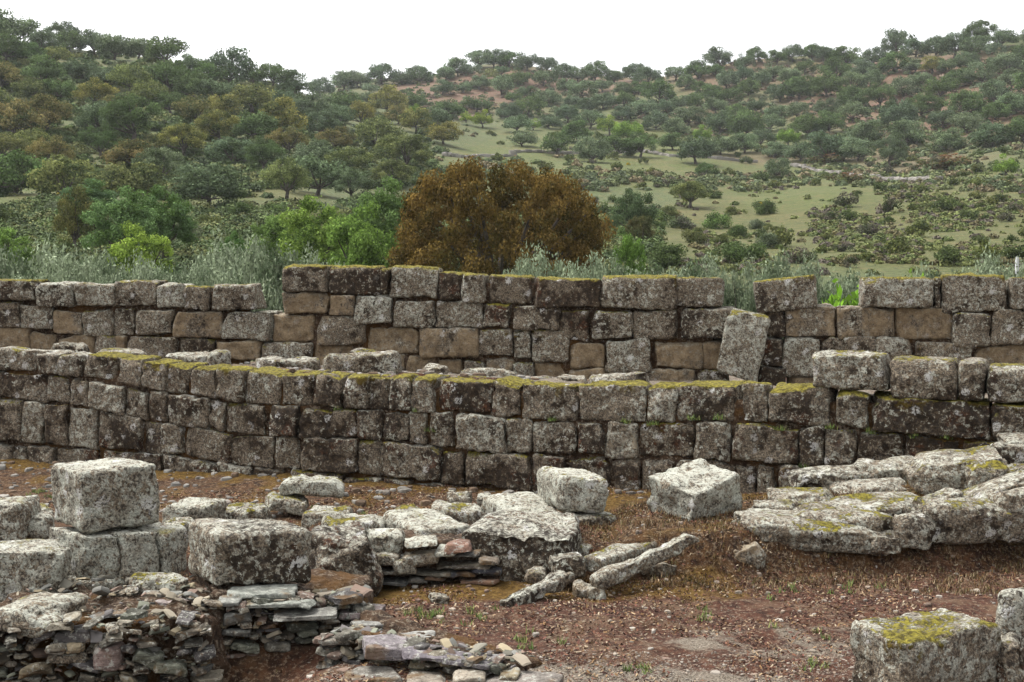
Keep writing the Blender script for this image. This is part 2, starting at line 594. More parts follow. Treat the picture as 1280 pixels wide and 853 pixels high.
def z_near(x, y):
    x = np.asarray(x, float); y = np.asarray(y, float)
    P = np.stack([x, y, x * 0], -1).reshape(-1, 3)
    z = (fbm(P * .6, 21, 3) * .035 + fbm(P * 2.7, 4, 3) * .022 + fbm(P * 9, 14, 3) * .010).reshape(x.shape)
    s = (x - A_[0]) * WN[0] + (y - A_[1]) * WN[1]
    t = (x - A_[0]) * WT[0] + (y - A_[1]) * WT[1]
    tl = np.linalg.norm(B_ - A_)
    # pit in the ruined room at lower left
    z = z - .28 * sstep(x, -1.1, -1.7) * sstep(y, 9.7, 9.2)
    # earth bank on the right and the mound the boulders sit on
    fy = 11.25 + (x - .75) * .17 + (fbm(P * 1.1, 33, 2) * .16).reshape(x.shape)
    w = sstep(x, .35, 1.15)
    z = z + w * (.34 * sstep(y, fy, fy + .45) + (.05 + .22 * sstep(x, 2.0, 4.0)) * sstep(y, fy + .4, fy + 1.2)) * (1 - .75 * sstep(y, 12.7, 13.6) * sstep(x, 4.5, 2.2))
    # raised earth behind the drystone row
    z = z + .22 * sstep(x, -2.2, -1.6) * sstep(x, .9, .5) * sstep(y, 11.35, 11.7) * sstep(y, 14.2, 13.0)
    # low rise against the terrace wall
    z = z + .10 * sstep(s, -1.2, -.05)
    # terrace behind the wall
    ter = 1.33 - .10 * np.clip(t / tl, 0, 1.2) - .085 * np.clip(s, 0, 9) + (fbm(P * 1.8, 51, 3) * .05).reshape(x.shape)
    k = sstep(s, .12, .34)
    z = z * (1 - k) + ter * k
    return z


def ground_z(x, y):
    x = np.asarray(x, float); y = np.asarray(y, float)
    k = sstep(y, 23.0, 26.0)
    return z_near(x, y) * (1 - k) + z_far(x, y) * k


def build_ground():
    def grow(start, step, end, g):
        out = [start]
        while out[-1] < end:
            out.append(out[-1] + step); step *= g
        return out
    xs = list(np.arange(-7.5, 7.5, .045))
    xr = grow(7.5, .06, 900, 1.07)
    xs = [-v for v in xr[::-1]] + xs[1:] + xr
    ys = [2, 3, 4, 5, 6, 6.5] + list(np.arange(6.8, 14.8, .035)) + list(np.arange(14.8, 26, .07)) + grow(26, .1, 1500, 1.045)
    xs, ys = np.array(xs), np.array(ys)
    X, Y = np.meshgrid(xs, ys, indexing='ij')
    Z = ground_z(X, Y)
    V = np.stack([X, Y, Z], -1).reshape(-1, 3)
    nx, ny = len(xs), len(ys)
    idx = np.arange(nx * ny).reshape(nx, ny)
    js = int(np.searchsorted(ys, 25.0))

    def sub(name, j0, j1, mat, zone):
        I = idx[:, j0:j1 + 1]
        vv = I.ravel()
        remap = -np.ones(nx * ny, np.int64)
        remap[vv] = np.arange(len(vv))
        q = np.stack([I[:-1, :-1], I[1:, :-1], I[1:, 1:], I[:-1, 1:]], -1).reshape(-1, 4)
        o = link(name, mesh_of(name, V[vv], remap[q], mat, attrs={'zone': zone(V[vv])}))
        tag(o, kind='structure')
        return o

    def near_zone(v):
        x, y = v[:, 0], v[:, 1]
        d1 = np.hypot((x - .6) / 1.7, (y - 8.4) / .75)
        g = sstep(d1, 1.25, .5)
        g = np.maximum(g, .55 * sstep(np.hypot((x - 2.0) / 1.3, (y - 9.6) / .6), 1.2, .5))
        s = (x - A_[0]) * WN[0] + (y - A_[1]) * WN[1]
        g = np.maximum(g, .72 * sstep(s, .2, .5))
        fy = 11.25 + (x - .75) * .17
        b = sstep(x, .2, .9) * sstep(y, fy - .25, fy + .15) * (s < .1)
        b = np.maximum(b, .8 * sstep(y, 12.2, 13) * (s < .1))
        b = np.maximum(b, .7 * sstep(x, -1.2, -1.8))
        m = .75 * sstep(y, 10.35, 10.9) * sstep(y, 11.7, 11.2) * sstep(x, -2.2, -1.2) * sstep(x, 2.4, 1.2)
        m = np.maximum(m, .5 * b * sstep(y, fy + .1, fy + .3))
        m = np.maximum(m, .75 * sstep(s, -.55, -.15) * (s < .15))
        return np.stack([g, b, m], 1)

    def far_zone(v):
        x, y, z = v.T
        yy = np.maximum(y, 1)
        px = 640 + F * x / yy
        py = 315 - F * (z - CAMZ) / yy
        Pn = np.stack([x / 30, y / 30, x * 0], 1)
        nz = fbm(Pn, 5, 3) * 18
        def blob(cx, cy, rx, ry): return sstep(np.hypot((px + nz - cx) / rx, (py + nz * .5 - cy) / ry), 1.15, .75)
        base = np.array([.075, .092, .036])
        C = np.tile(base, (len(v), 1))
        def lay(mask, col, k=1.0):
            C[:] = C * (1 - k * mask[:, None]) + np.array(col) * k * mask[:, None]
        meadow = (.080, .096, .026)
        ochre = (.082, .086, .026)
        red = (.140, .075, .056)
        lay(blob(760, 200, 240, 38), meadow)
        lay(blob(1120, 280, 330, 70), ochre, .9)
        lay(blob(930, 290, 120, 60), ochre, .8)
        lay(blob(1010, 240, 110, 24), meadow, .9)
        lay(blob(270, 245, 110, 20), meadow, .8)
        lay(blob(30, 248, 80, 16), meadow, .7)
        lay(blob(650, 110, 190, 28), red)
        lay(blob(560, 118, 80, 30), red, .9)
        lay(blob(1150, 120, 190, 55), red)
        lay(blob(900, 85, 80, 40), red, .8)
        lay(blob(900, 145, 70, 18), red, .6)
        lay(blob(1060, 200, 180, 14), (.13, .09, .06), .8)
        return C
    g = sub('ground', 0, js, GROUND, near_zone)
    h = sub('hillside', js, ny - 1, HILL, far_zone)
    return g, h


build_ground()

GYS = np.concatenate([np.arange(27, 120, 1.0), np.arange(120, 620, 2.0)])


HPX = np.arange(-80, 1364, 4.0)
_hx = (HPX[:, None] - 640) / F * GYS[None]
HZ = z_far(_hx, np.tile(GYS, (len(HPX), 1)))


def hit(px, py):
    """first ground point seen beyond the walls along the picture ray"""
    d = ray(px, py)
    sl_ = d / d[1]
    zr = CAMZ + sl_[2] * GYS
    f = min(max((640 + F * sl_[0] - HPX[0]) / 4.0, 0), len(HPX) - 1.001)
    i = int(f); f -= i
    zg = HZ[i] * (1 - f) + HZ[i + 1] * f
    w = np.where(zg >= zr)[0]
    if len(w) == 0:
        return None
    k = w[0]
    Yv = GYS[k]
    z = zg[k]
    if k > 0:
        e0, e1 = zr[k - 1] - zg[k - 1], zg[k] - zr[k]
        t = e0 / max(e0 + e1, 1e-6)
        Yv = GYS[k - 1] + (GYS[k] - GYS[k - 1]) * t
        z = zg[k - 1] * (1 - t) + zg[k] * t
    return np.array([sl_[0] * Yv, Yv, z])


# ------------------------------------------------------------------ walls
def plane_hit(px, py, a, n, off=0.0):
    d = ray(px, py)
    t = ((a[0] * n[0] + a[1] * n[1]) + off) / (d[0] * n[0] + d[1] * n[1])
    return np.array([d[0] * t, d[1] * t, CAMZ + d[2] * t])


def wall_block(parent, quad, a, n, seed, color, off=0.0, dep=.5, r=.05, res=.045, amp=.011, warp=.02, name='stone_block', inset=.007):
    """quad = picture corners bl, br, tr, tl of the block's face"""
    fc = [plane_hit(x, y, a, n, off) for x, y in quad]
    n3 = np.array([n[0], n[1], 0]) * dep
    return hex_block(name, fc + [c + n3 for c in fc], STONE, parent, seed, color, r, res, amp, warp, inset, 3, .05)


def colr(t, b, l, m, j=.10):
    return tuple(float(np.clip(v + random.uniform(-j, j) * (1 if v > .02 else 0), 0, 1)) for v in (t, b, l, m))


# kinds of face: g grey lichen, t fresh tan, h half tan, b brown crust, m brown with moss, p pale
KIND = {'g': (.16, .42, .56, .24), 't': (.74, .32, .40, .0), 'h': (.54, .38, .46, .05), 'b': (.08, .72, .40, .10),
        'm': (.06, .70, .38, .95), 'p': (.20, .26, .70, .08), 'x': (.12, .56, .50, .20), 'y': (.10, .50, .52, .75)}
KINDW = {**KIND, 'g': (.22, .46, .52, .06), 'p': (.32, .34, .60, .0), 'x': (.16, .54, .50, .10), 'b': (.08, .64, .44, .24), 'm': (.06, .66, .42, .95), 'y': (.10, .52, .50, .80), 'h': (.45, .42, .48, 0)}

BWL = at(0, 400, 22.6)[:2]
BWR = at(1280, 400, 20.4)[:2]
bt = (BWR - BWL) / np.linalg.norm(BWR - BWL)
bn = np.array([-bt[1], bt[0]])
if bn[1] < 0: bn = -bn

back_left = [(-110, -16, 349, 377, 'x'), (-100, -16, 378, 409, 'g'), (-110, -16, 409, 441, 'h'), (-15, 42, 350, 377, 'x'), (43, 90, 355, 386, 'p'), (92, 142, 356, 385, 'p'), (143, 195, 352, 384, 'g'), (195, 229, 356, 386, 'p'),
             (229, 261, 356, 388, 'y'), (261, 321, 356, 389, 'g'),
             (-15, 24, 378, 409, 'g'), (24, 66, 380, 413, 'p'), (66, 103, 388, 420, 'h'), (103, 139, 387, 420, 'g'), (139, 167, 385, 419, 'g'),
             (167, 215, 387, 418, 'h'), (215, 277, 389, 423, 'h'), (277, 341, 390, 427, 'p'),
             (-15, 37, 409, 441, 't'), (37, 71, 414, 441, 't'), (71, 116, 420, 444, 't'), (116, 143, 420, 444, 'g'), (143, 158, 420, 446, 't'),
             (158, 221, 420, 448, 'g'), (221, 268, 423, 448, 'x'), (268, 326, 426, 450, 't')]
back_mid = [(350, 410, 331, 366, 'x'), (411, 475, 332, 367, 'm'), (475, 485, 336, 368, 'b'), (485, 547, 335, 375, 'p'), (547, 576, 341, 376, 'm'),
            (576, 607, 342, 379, 'p'), (608, 664, 344, 381, 'm'), (665, 749, 348, 386, 'm'), (750, 845, 346, 386, 'y'), (845, 906, 347, 385, 'g'),
            (352, 409, 366, 393, 't'), (409, 442, 368, 397, 'h'), (442, 488, 369, 407, 'p'), (488, 542, 375, 411, 'p'), (543, 602, 377, 411, 'x'),
            (602, 640, 380, 411, 'm'), (641, 698, 382, 413, 'x'), (699, 738, 388, 427, 'm'), (738, 790, 388, 425, 'g'), (791, 852, 387, 425, 'g'),
            (852, 920, 386, 424, 'g'),
            (342, 393, 393, 428, 't'), (393, 455, 395, 433, 'h'), (456, 524, 408, 442, 't'), (524, 598, 411, 448, 'h'), (598, 641, 411, 447, 'x'),
            (641, 663, 413, 449, 'g'), (664, 712, 414, 454, 'g'), (712, 757, 428, 461, 't'), (758, 814, 425, 466, 'p'), (817, 879, 426, 461, 't'),
            (879, 910, 425, 462, 't'),
            (326, 391, 428, 452, 'g'), (392, 452, 430, 462, 't'), (452, 495, 443, 466, 'h'), (495, 508, 443, 466, 't'), (508, 547, 445, 466, 't'),
            (547, 579, 448, 468, 't'), (579, 606, 449, 468, 'g'), (606, 640, 448, 470, 't'), (640, 668, 450, 475, 'g'), (668, 709, 454, 477, 't'),
            (709, 760, 461, 480, 't'), (760, 806, 466, 482, 'g'), (806, 870, 461, 482, 'h'), (870, 912, 462, 484, 'g')]
back_right = [(1311, 1400, 346, 387, 'g'), (1311, 1410, 388, 431, 'x'), (1311, 1400, 432, 464, 'h'), (1311, 1410, 465, 493, 't'), (1077, 1167, 346, 385, 'g'), (1168, 1178, 346, 384, 'x'), (1178, 1262, 344, 390, 'y'), (1262, 1310, 346, 387, 'g'),
              (958, 981, 389, 422, 'b'), (981, 1047, 382, 423, 'h'), (1048, 1119, 384, 423, 'h'), (1120, 1192, 385, 428, 't'), (1192, 1240, 392, 434, 'g'),
              (1240, 1310, 387, 430, 'h'),
              (950, 980, 423, 459, 'b'), (980, 1027, 421, 470, 'p'), (1027, 1097, 421, 454, 'x'), (1142, 1215, 429, 462, 'h'), (1216, 1310, 431, 464, 't'),
              (950, 984, 459, 486, 'b'), (984, 1040, 470, 488, 't'), (1040, 1140, 455, 490, 't'), (1140, 1310, 463, 492, 't')]


def back_wall(rows, label, seed0, top, cx0=None, cx1=None):
    cx = sum((b[0] + b[1]) / 2 for b in rows) / len(rows)
    c = plane_hit(cx, 440, BWL, bn)
    w = empty('stone_wall', (c[0], c[1], .9))
    tag(w, label, 'wall', 'stretches of the rear stone wall')
    cols = []
    for i, (x0, x1, y0, y1, k) in enumerate(rows):
        j = lambda s=.8: random.uniform(-s, s)
        q = [(x0 + j(), y1 + j()), (x1 + j(), y1 + j()), (x1 + j(.5), y0 + j()), (x0 + j(.5), y0 + j())]
        cc = colr(*KIND[k])
        if y0 < 352: cc = (*cc[:3], max(cc[3], random.uniform(.4, .95)))
        o = wall_block(w, q, BWL, bn, seed0 + i, cc, random.uniform(-.05, .05) + (.06 if k == 't' else 0), .6, random.uniform(.03, .065), .042, .017, .032, inset=.003)
    # earth packed behind the faces
    x0, x1 = cx0 or min(b[0] for b in rows) + 4, cx1 or max(b[1] for b in rows) - 4
    yb = max(b[3] for b in rows) + 12
    q = [(x0, yb), (x1, yb), (x1, top), (x0, top)]
    fc = [plane_hit(x, y, BWL, bn, .13) for x, y in q]
    n3 = np.array([bn[0], bn[1], 0]) * .25
    hex_block('earth_core', fc + [v + n3 for v in fc], EARTH, w, seed0 + 500, (1, 1, 1, 1), .03, .1, .01, .0, 0)
    return w


back_wall(back_left, 'lower left stretch of rear wall, three rough courses of grey blocks', 1000, 364, None, 308)
back_wall(back_mid, 'tall middle stretch of rear wall with yellow moss along its top', 1200, 354, 366, 893)
bw3 = back_wall(back_right, 'right stretch of rear wall beyond the leaning block, with a round stone built in', 1400, 384, 992)
# the round column drum built into the right stretch
p0 = plane_hit(1119, 438, BWL, bn, -.06)
drum, Fd = round_box((.52, .5, .40), .17, .04, 77, .012, .02)
d_o = link('column_drum', mesh_of('column_drum', drum, Fd, STONE), bw3, p0 + np.array([0, .25, 0]) - np.array(bw3.location), color=(.45, .2, .6, 0))
# tilted capstone with mossy top, perched at the gap
q = [(946, 394), (1022, 384), (1021, 343), (940, 352)]
o = wall_block(None, q, BWL, bn, 1500, (.05, .6, .62, .8), -.02, .6, .05, .04, .013, .015, 'capstone_block')
tag(o, 'tilted block with a yellow mossy top, perched right of the gap in the rear wall', 'stone block')
# leaning block that has slid out of the wall
q = [(895, 463), (947, 483), (965, 396), (909, 386)]
o = wall_block(None, q, BWL, bn, 1501, (.28, .2, .82, .35), -.30, .42, .07, .035, .016, .02, 'leaning_block')
tag(o, 'tall block leaning sideways out of the gap in the rear wall', 'stone block')

# ---- terrace wall (the long one in the middle)
L1 = [(-20, 436), (42, 440), (101, 443), (150, 447), (206, 453), (268, 459), (303, 462), (345, 464), (391, 466), (457, 470), (544, 473), (614, 476), (651, 479),
      (724, 481), (808, 480), (900, 481), (961, 482), (1044, 484), (1060, 490), (1088, 495), (1240, 504), (1310, 507)]
L2 = [(-20, 462), (42, 467), (101, 474), (146, 479), (175, 487), (236, 493), (303, 504), (320, 506), (426, 512), (544, 516), (614, 519), (651, 523), (724, 526),
      (808, 529), (926, 530), (961, 531), (1044, 535), (1088, 541), (1240, 553), (1310, 557)]
L3 = [(-20, 497), (57, 503), (111, 510), (155, 519), (183, 527), (261, 537), (306, 546), (371, 547), (445, 549), (511, 555), (566, 563), (630, 569), (721, 571),
      (796, 573), (867, 575), (913, 577), (997, 583), (1128, 591), (1310, 603)]
L4 = [(-20, 553), (80, 559), (121, 563), (227, 570), (287, 582), (331, 587), (445, 594), (476, 598), (580, 608), (656, 617), (764, 626), (840, 632), (917, 637),
      (998, 642), (1310, 655)]
L5 = [(-20, 588), (64, 592), (201, 609), (270, 617), (343, 629), (476, 634), (560, 641), (664, 652), (800, 665), (1000, 675), (1310, 690)]


def ln(L, x):
    return float(np.interp(x, [p[0] for p in L], [p[1] for p in L]))


c1 = [(-130, 'x'), (-20, 'g'), (42, 'g'), (70, 'g'), (101, 'y'), (146, 'x'), (175, 'y'), (206, 'x'), (236, 'y'), (268, 'x'), (303, 'y'), (349, 'x'), (391, 'g'), (426, 'x'), (457, 'y'),
      (485, 'y'), (513, 'x'), (544, 'm'), (614, 'y'), (651, 'x'), (724, 'x'), (808, 'x'), (846, 'x'), (926, 'g'), (961, 'x'), (1044, 'p'), (1088, 'b'), (1240, 'b'), (1310, 'x'), (1420, '')]
c2 = [(-130, 'x'), (-20, 'b'), (57, 'b'), (86, 'b'), (111, 'p'), (155, 'g'), (183, 'b'), (208, 'g'), (261, 'x'), (281, 'x'), (334, 'b'), (371, 'b'), (445, 'x'), (476, 'x'), (511, 'p'),
      (535, 'g'), (566, 'p'), (630, 'x'), (664, 'p'), (684, 'g'), (721, 'b'), (756, 'p'), (796, 'b'), (867, 'g'), (913, 'b'), (997, 'b'), (1029, 'b'), (1070, 'b'), (1129, 'b'),
      (1200, 'b'), (1310, 'b'), (1420, '')]
c3 = [(-130, 'x'), (-20, 'b'), (23, 'p'), (53, 'b'), (80, 'g'), (121, 'b'), (175, 'b'), (201, 'g'), (227, 'b'), (287, 'x'), (343, 'g'), (376, 'b'), (445, 'g'), (476, 'b'), (548, 'b'),
      (580, 'b'), (664, 'b'), (710, 'b'), (764, 'b'), (800, 'x'), (840, 'b'), (880, 'b'), (917, 'h'), (946, 'h'), (970, 'b'), (1000, 'b'), (1060, 'b'), (1130, 'b'), (1310, 'b'), (1420, '')]
c4 = [(-130, 'x'), (-20, 'g'), (10, 'x'), (34, 'g'), (64, 'b'), (121, 'b'), (201, 'b'), (270, 'g'), (313, 'b'), (354, 'b'), (427, 'b'), (476, 'b'), (512, 'g'), (560, 'g'), (612, 'b'),
      (664, 'b'), (764, 'b'), (870, '')]
tc_ = plane_hit(560, 600, A_, WN)
tw = empty('stone_wall', (tc_[0], tc_[1], 0))
tag(tw, 'long dark terrace wall of squared stones crossing the middle of the ruin', 'wall')
k = 0
for crs, LT, LB, di in ((c1, L1, L2, 0), (c2, L2, L3, 1), (c3, L3, L4, 2), (c4, L4, L5, 3)):
    for (x0, kd), (x1, _) in zip(crs[:-1], crs[1:]):
        j = lambda s=.7: random.uniform(-s, s)
        ins = random.uniform(.2, .9)
        tl_, tr_ = ln(LT, x0) + j() + ins, ln(LT, x1) + j() + ins
        q = [(x0 + .4 + j(), ln(LB, x0) - .5 + j()), (x1 - .4 + j(), ln(LB, x1) - .5 + j()), (x1 - .4 + j(), tr_), (x0 + .4 + j(), tl_)]
        cc = colr(*KINDW[kd])
        if di == 0 and x0 > 90: cc = (*cc[:3], random.uniform(.45, 1.0))
        wall_block(tw, q, A_, WN, 2000 + k, cc, random.uniform(-.035, .04) - .035 * di * .3, .5, random.uniform(.022, .05), .032, .016, .028, inset=.003)
        k += 1
for x0, x1, y0, y1, kd in ((1013, 1111, 441, 491, 'p'), (1110, 1199, 449, 503, 'x'), (1198, 1234, 450, 504, 'g'), (1232, 1310, 459, 507, 'g')):
    q = [(x0, y1 - (3 if x0 < 1100 else 0)), (x1, y1 + 2), (x1, y0 + 3), (x0, y0)]
    wall_block(tw, q, A_, WN, 2300 + k, colr(*KIND[kd]), -.03 + random.uniform(-.03, .03), .55, .085, .03, .014, .02, 'capstone')
    k += 1

for xa, xb in ((-128, 430), (430, 1418)):
    fc = [plane_hit(x, y, A_, WN, .075) for x, y in ((xa, ln(L5, xa)), (xb, ln(L5, xb)), (xb, ln(L1, xb) + 10), (xa, ln(L1, xa) + 12))]
    n3 = np.array([WN[0], WN[1], 0]) * .25
    hex_block('earth_core', fc + [v + n3 for v in fc], EARTH, tw, 2600 + xa, (1, 1, 1, 1), .03, .08, .015, .0, 0)

# ------------------------------------------------------------------ foreground stones
G_ = (.08, .18, .86, .08)
top_block('granite_block', (105, 590), (62, 578), (199, 582), 10.5, .465, 31, (.05, .12, .92, .05),
          'large square grey block standing on the bluish stone pier at left')
# pier under it
pr = empty('stone_pier', at(130, 740, 10.7))
tag(pr, 'low pier of bluish lichen stones carrying the square block at left', 'pier')
top_block('pier_stone', (101, 669), (58, 656), (151, 667), 10.46, .36, 32, (.0, .05, .95, 0), parent=pr, r=.03)
top_block('pier_stone', (153, 667), (108, 656), (201, 663), 10.5, .36, 33, (.0, .05, .9, 0), parent=pr, r=.03)
top_block('pier_stone', (205, 665), (160, 654), (236, 657), 10.6, .36, 34, (.0, .1, .8, .1), parent=pr, r=.04)
top_block('pier_stone', (98, 728), (80, 716), (166, 722), 10.35, .16, 35, (.0, .1, .9, 0), parent=pr, r=.04)
top_block('granite_block', (268, 667), (233, 652), (394, 661), 9.8, .40, 36, (.05, .52, .64, .0),
          'broad grey block with a pale flat top, in the left foreground on slates')
rock('granite_block', 210, 281, 620, 660, 11.9, .45, 40, G_, r=.22, label='small pale block between the square block and the broad one', cat='stone block', sink=.15)
rock('granite_block', -25, 37, 617, 664, 11.8, .5, 41, G_, r=.3, label='rounded grey block cut off by the left edge', cat='stone block', sink=.15)
rock('boulder', 32, 62, 636, 660, 12.0, .3, 42, G_, label='small stone between the left edge block and the square block', cat='boulder', sink=.1)
rock('boulder', -25, 82, 664, 746, 9.9, .7, 43, (.0, .2, .85, .12), yaw=15, ell=True, warp=.15, amp=.025, label='large rounded lichen boulder at the left edge below the square block', cat='boulder', sink=.1)
rock('boulder', 4, 84, 735, 794, 9.05, .5, 44, (.05, .45, .72, .1), yaw=-10, ell=True, warp=.15, label='lichen boulder with dark underside on the left rubble wall', cat='boulder')
rock('boulder', 160, 235, 716, 752, 10.0, .25, 45, (.05, .2, .8, .2), label='grey boulder at the foot of the bluish pier', cat='boulder')
rock('boulder', 135, 175, 730, 752, 9.85, .16, 46, (.2, .4, .4, .1), roll=18, cuts=7, label='dark tilted stone leaning at the foot of the pier', cat='boulder')

# row behind the red ground
rock('granite_block', 392, 472, 648, 750, 10.9, .7, 50, (.05, .70, .55, .05), yaw=8, r=.2, cuts=4, label='rough dark block right of the broad pale-topped block', cat='stone block', amp=.03)
rock('boulder', 425, 480, 640, 666, 12.0, .5, 51, G_, r=.3, label='flat grey slab behind the rough dark block', cat='slab', sink=.2)
top_block('flat_slab', (520, 660), (477, 641), (588, 655), 11.6, .30, 52, G_, 'long flat-topped slab above the drystone wall', 'slab', r=.07, warp=.05)
rock('boulder', 455, 502, 656, 692, 11.3, .35, 53, G_, label='grey stone between the rough dark block and the drystone wall', cat='boulder')
rock('boulder', 586, 724, 640, 737, 11.25, .85, 54, (.05, .62, .66, .05), yaw=-14, r=.16, cuts=3, amp=.022, warp=.04, cutdepth=.08, label='big rough boulder with grey top and brown foot, right of the drystone wall', cat='boulder')
top_block('flat_slab', (640, 640), (600, 622), (705, 634), 12.3, .25, 55, G_, 'flat slab behind the big rough boulder', 'slab', r=.07, warp=.05)
top_block('granite_block', (706, 652), (690, 640), (772, 648), 12.15, .28, 56, (.05, .35, .65, .15), 'low dark block under the pale squared block', 'stone block')
top_block('granite_block', (700, 594), (667, 580), (765, 597), 12.35, .32, 57, (.02, .1, .95, .15), 'pale squared block resting on a low dark block near the terrace wall', 'stone block', r=.07)
# tilted diamond-like block
o = rock('granite_block', 822, 914, 592, 650, 12.2, .52, 58, (.02, .08, .97, .02), yaw=36, roll=10, pitch=13, r=.10, cuts=2, cutdepth=.06, Hm=.40, warp=.03, label='pale block tilted on its corner on a wedge stone', cat='stone block')
rock('boulder', 834, 918, 634, 668, 12.15, .55, 59, (.05, .2, .8, .15), roll=10, r=.25, label='wedge stone under the tilted pale block', cat='boulder', sink=.12)
rock('boulder', 762, 800, 648, 668, 12.6, .3, 62, (.05, .75, .5, .3), label='dark stone between the squared block and the tilted block', cat='boulder', sink=.1)


def beam(name, p0, p1, wid, hgt, seed, color, label, cat='slab', r=.35, warp=.03, cuts=3, amp=.014):
    p0, p1 = np.array(p0), np.array(p1)
    ax = p1 - p0
    Lb = np.linalg.norm(ax)
    ax = ax / Lb
    side = np.cross(ax, (0, 0, 1)); side /= np.linalg.norm(side)
    upv = np.cross(side, ax)
    p, Fc = round_box((Lb, wid, hgt), r * min(wid, hgt), max(.016, Lb / 40), seed, amp, warp, cuts, .08, 5)
    M = Matrix(((ax[0], -side[0], upv[0]), (ax[1], -side[1], upv[1]), (ax[2], -side[2], upv[2])))
    o = link(name, mesh_of(name, p, Fc, STONE), None, (p0 + p1) / 2, M.to_euler(), color=color)
    return tag(o, label, cat)


beam('stone_beam', at(743, 727, 10.80), at(872, 668, 11.35), .13, .115, 70, (.15, .30, .66, .05), 'long narrow stone slanting down the bank to a round stone')
beam('stone_beam', at(736, 706, 11.05), at(824, 680, 11.8), .26, .15, 71, (.12, .3, .62, .2), 'wide flat slab lying behind the long narrow slanting stone')
beam('stone_beam', at(715, 688, 11.6), at(775, 676, 12.1), .30, .10, 72, (.1, .2, .8, .15), 'thin slab behind the wide one, next to the big rough boulder')
rock('boulder', 717, 754, 726, 755, 10.75, .20, 73, (.35, .2, .65, .02), r=.4, label='round stone at the lower end of the long slanting stone', cat='boulder')
rock('boulder', 686, 732, 690, 724, 11.0, .26, 74, (.3, .35, .6, .1), r=.45, amp=.018, label='round pitted stone between the rough boulder and the slabs', cat='boulder')
rock('boulder', 656, 682, 708, 733, 10.95, .18, 75, (.25, .45, .5, .1), r=.45, amp=.016, label='small pitted stone at the foot of the rough boulder', cat='boulder')
beam('stone_beam', at(630, 757, 10.4), at(716, 718, 10.85), .14, .12, 76, (.15, .4, .7, .1), 'rotten-looking rough stone lying on the red ground', amp=.022, warp=.035)

for x0, x1, y0, y1, Yv, dp, sd, lab in (
    (378, 436, 632, 652, 12.9, .5, 640, 'low grey slab behind the broad pale-topped block'),
    (404, 470, 646, 664, 11.7, .45, 641, 'flat pale slab just right of the broad pale-topped block'),
    (540, 606, 626, 650, 12.6, .5, 642, 'low flat slab left of the squared block, near the terrace wall'),
    (482, 528, 634, 650, 12.8, .35, 643, 'thin slab behind the long flat-topped slab'),
    (200, 238, 648, 668, 11.3, .35, 644, 'grey stone wedged behind the pier right of the square block'),
    (770, 838, 650, 676, 12.0, .4, 645, 'half-buried slab between the dark block and the wedge stone'),
    (280, 336, 628, 646, 13.0, .4, 646, 'half-buried grey stone behind the broad block, left of the lichen pair'),
    (24, 64, 628, 650, 12.9, .35, 647, 'small grey stone behind the left edge block')):
    rock('boulder', x0, x1, y0, y1, Yv, dp, sd, (.1, .3, .7, .2), yaw=random.uniform(-10, 10), r=.32, cuts=4, label=lab, cat='slab', sink=.14)
rock('boulder', 905, 952, 668, 724, 11.5, .30, 660, (.50, .4, .45, .0), yaw=10, roll=14, r=.4, cuts=4, label='half-buried tan stone in the face of the earth bank', cat='boulder', sink=.05)
rock('boulder', 800, 850, 690, 720, 11.35, .25, 661, (.40, .5, .45, .1), roll=-12, r=.4, cuts=4, label='half-buried brownish stone in the bank below the long slanting stone', cat='boulder', sink=.05)
rock('boulder', 1085, 1128, 664, 690, 11.65, .2, 662, (.2, .55, .5, .1), roll=4, r=.35, label='small stone bedded in the bank under the longest flat boulder', cat='boulder', sink=.05)
rock('boulder', 535, 562, 736, 760, 10.6, .18, 663, (.35, .35, .55, .1), r=.42, label='small pale stone on the red ground in front of the drystone wall', cat='boulder', sink=.04)
# stones at the foot of the terrace wall
rock('boulder', 352, 432, 594, 624, 14.2, .45, 80, (.05, .12, .92, .2), roll=-2, r=.3, label='flat pale green lichen stone at the foot of the terrace wall, upper of two', cat='boulder')
rock('boulder', 333, 384, 614, 644, 14.0, .4, 81, (.05, .3, .75, .3), r=.4, roll=-6, label='rounded lichen stone under the flat pale green one', cat='boulder')
rock('boulder', 560, 590, 612, 640, 14.1, .3, 82, (.4, .2, .6, .1), label='small tan stone standing at the foot of the terrace wall', cat='boulder')
rock('boulder', 596, 614, 616, 634, 14.1, .2, 83, G_, label='small grey stone beside the small tan one', cat='boulder')

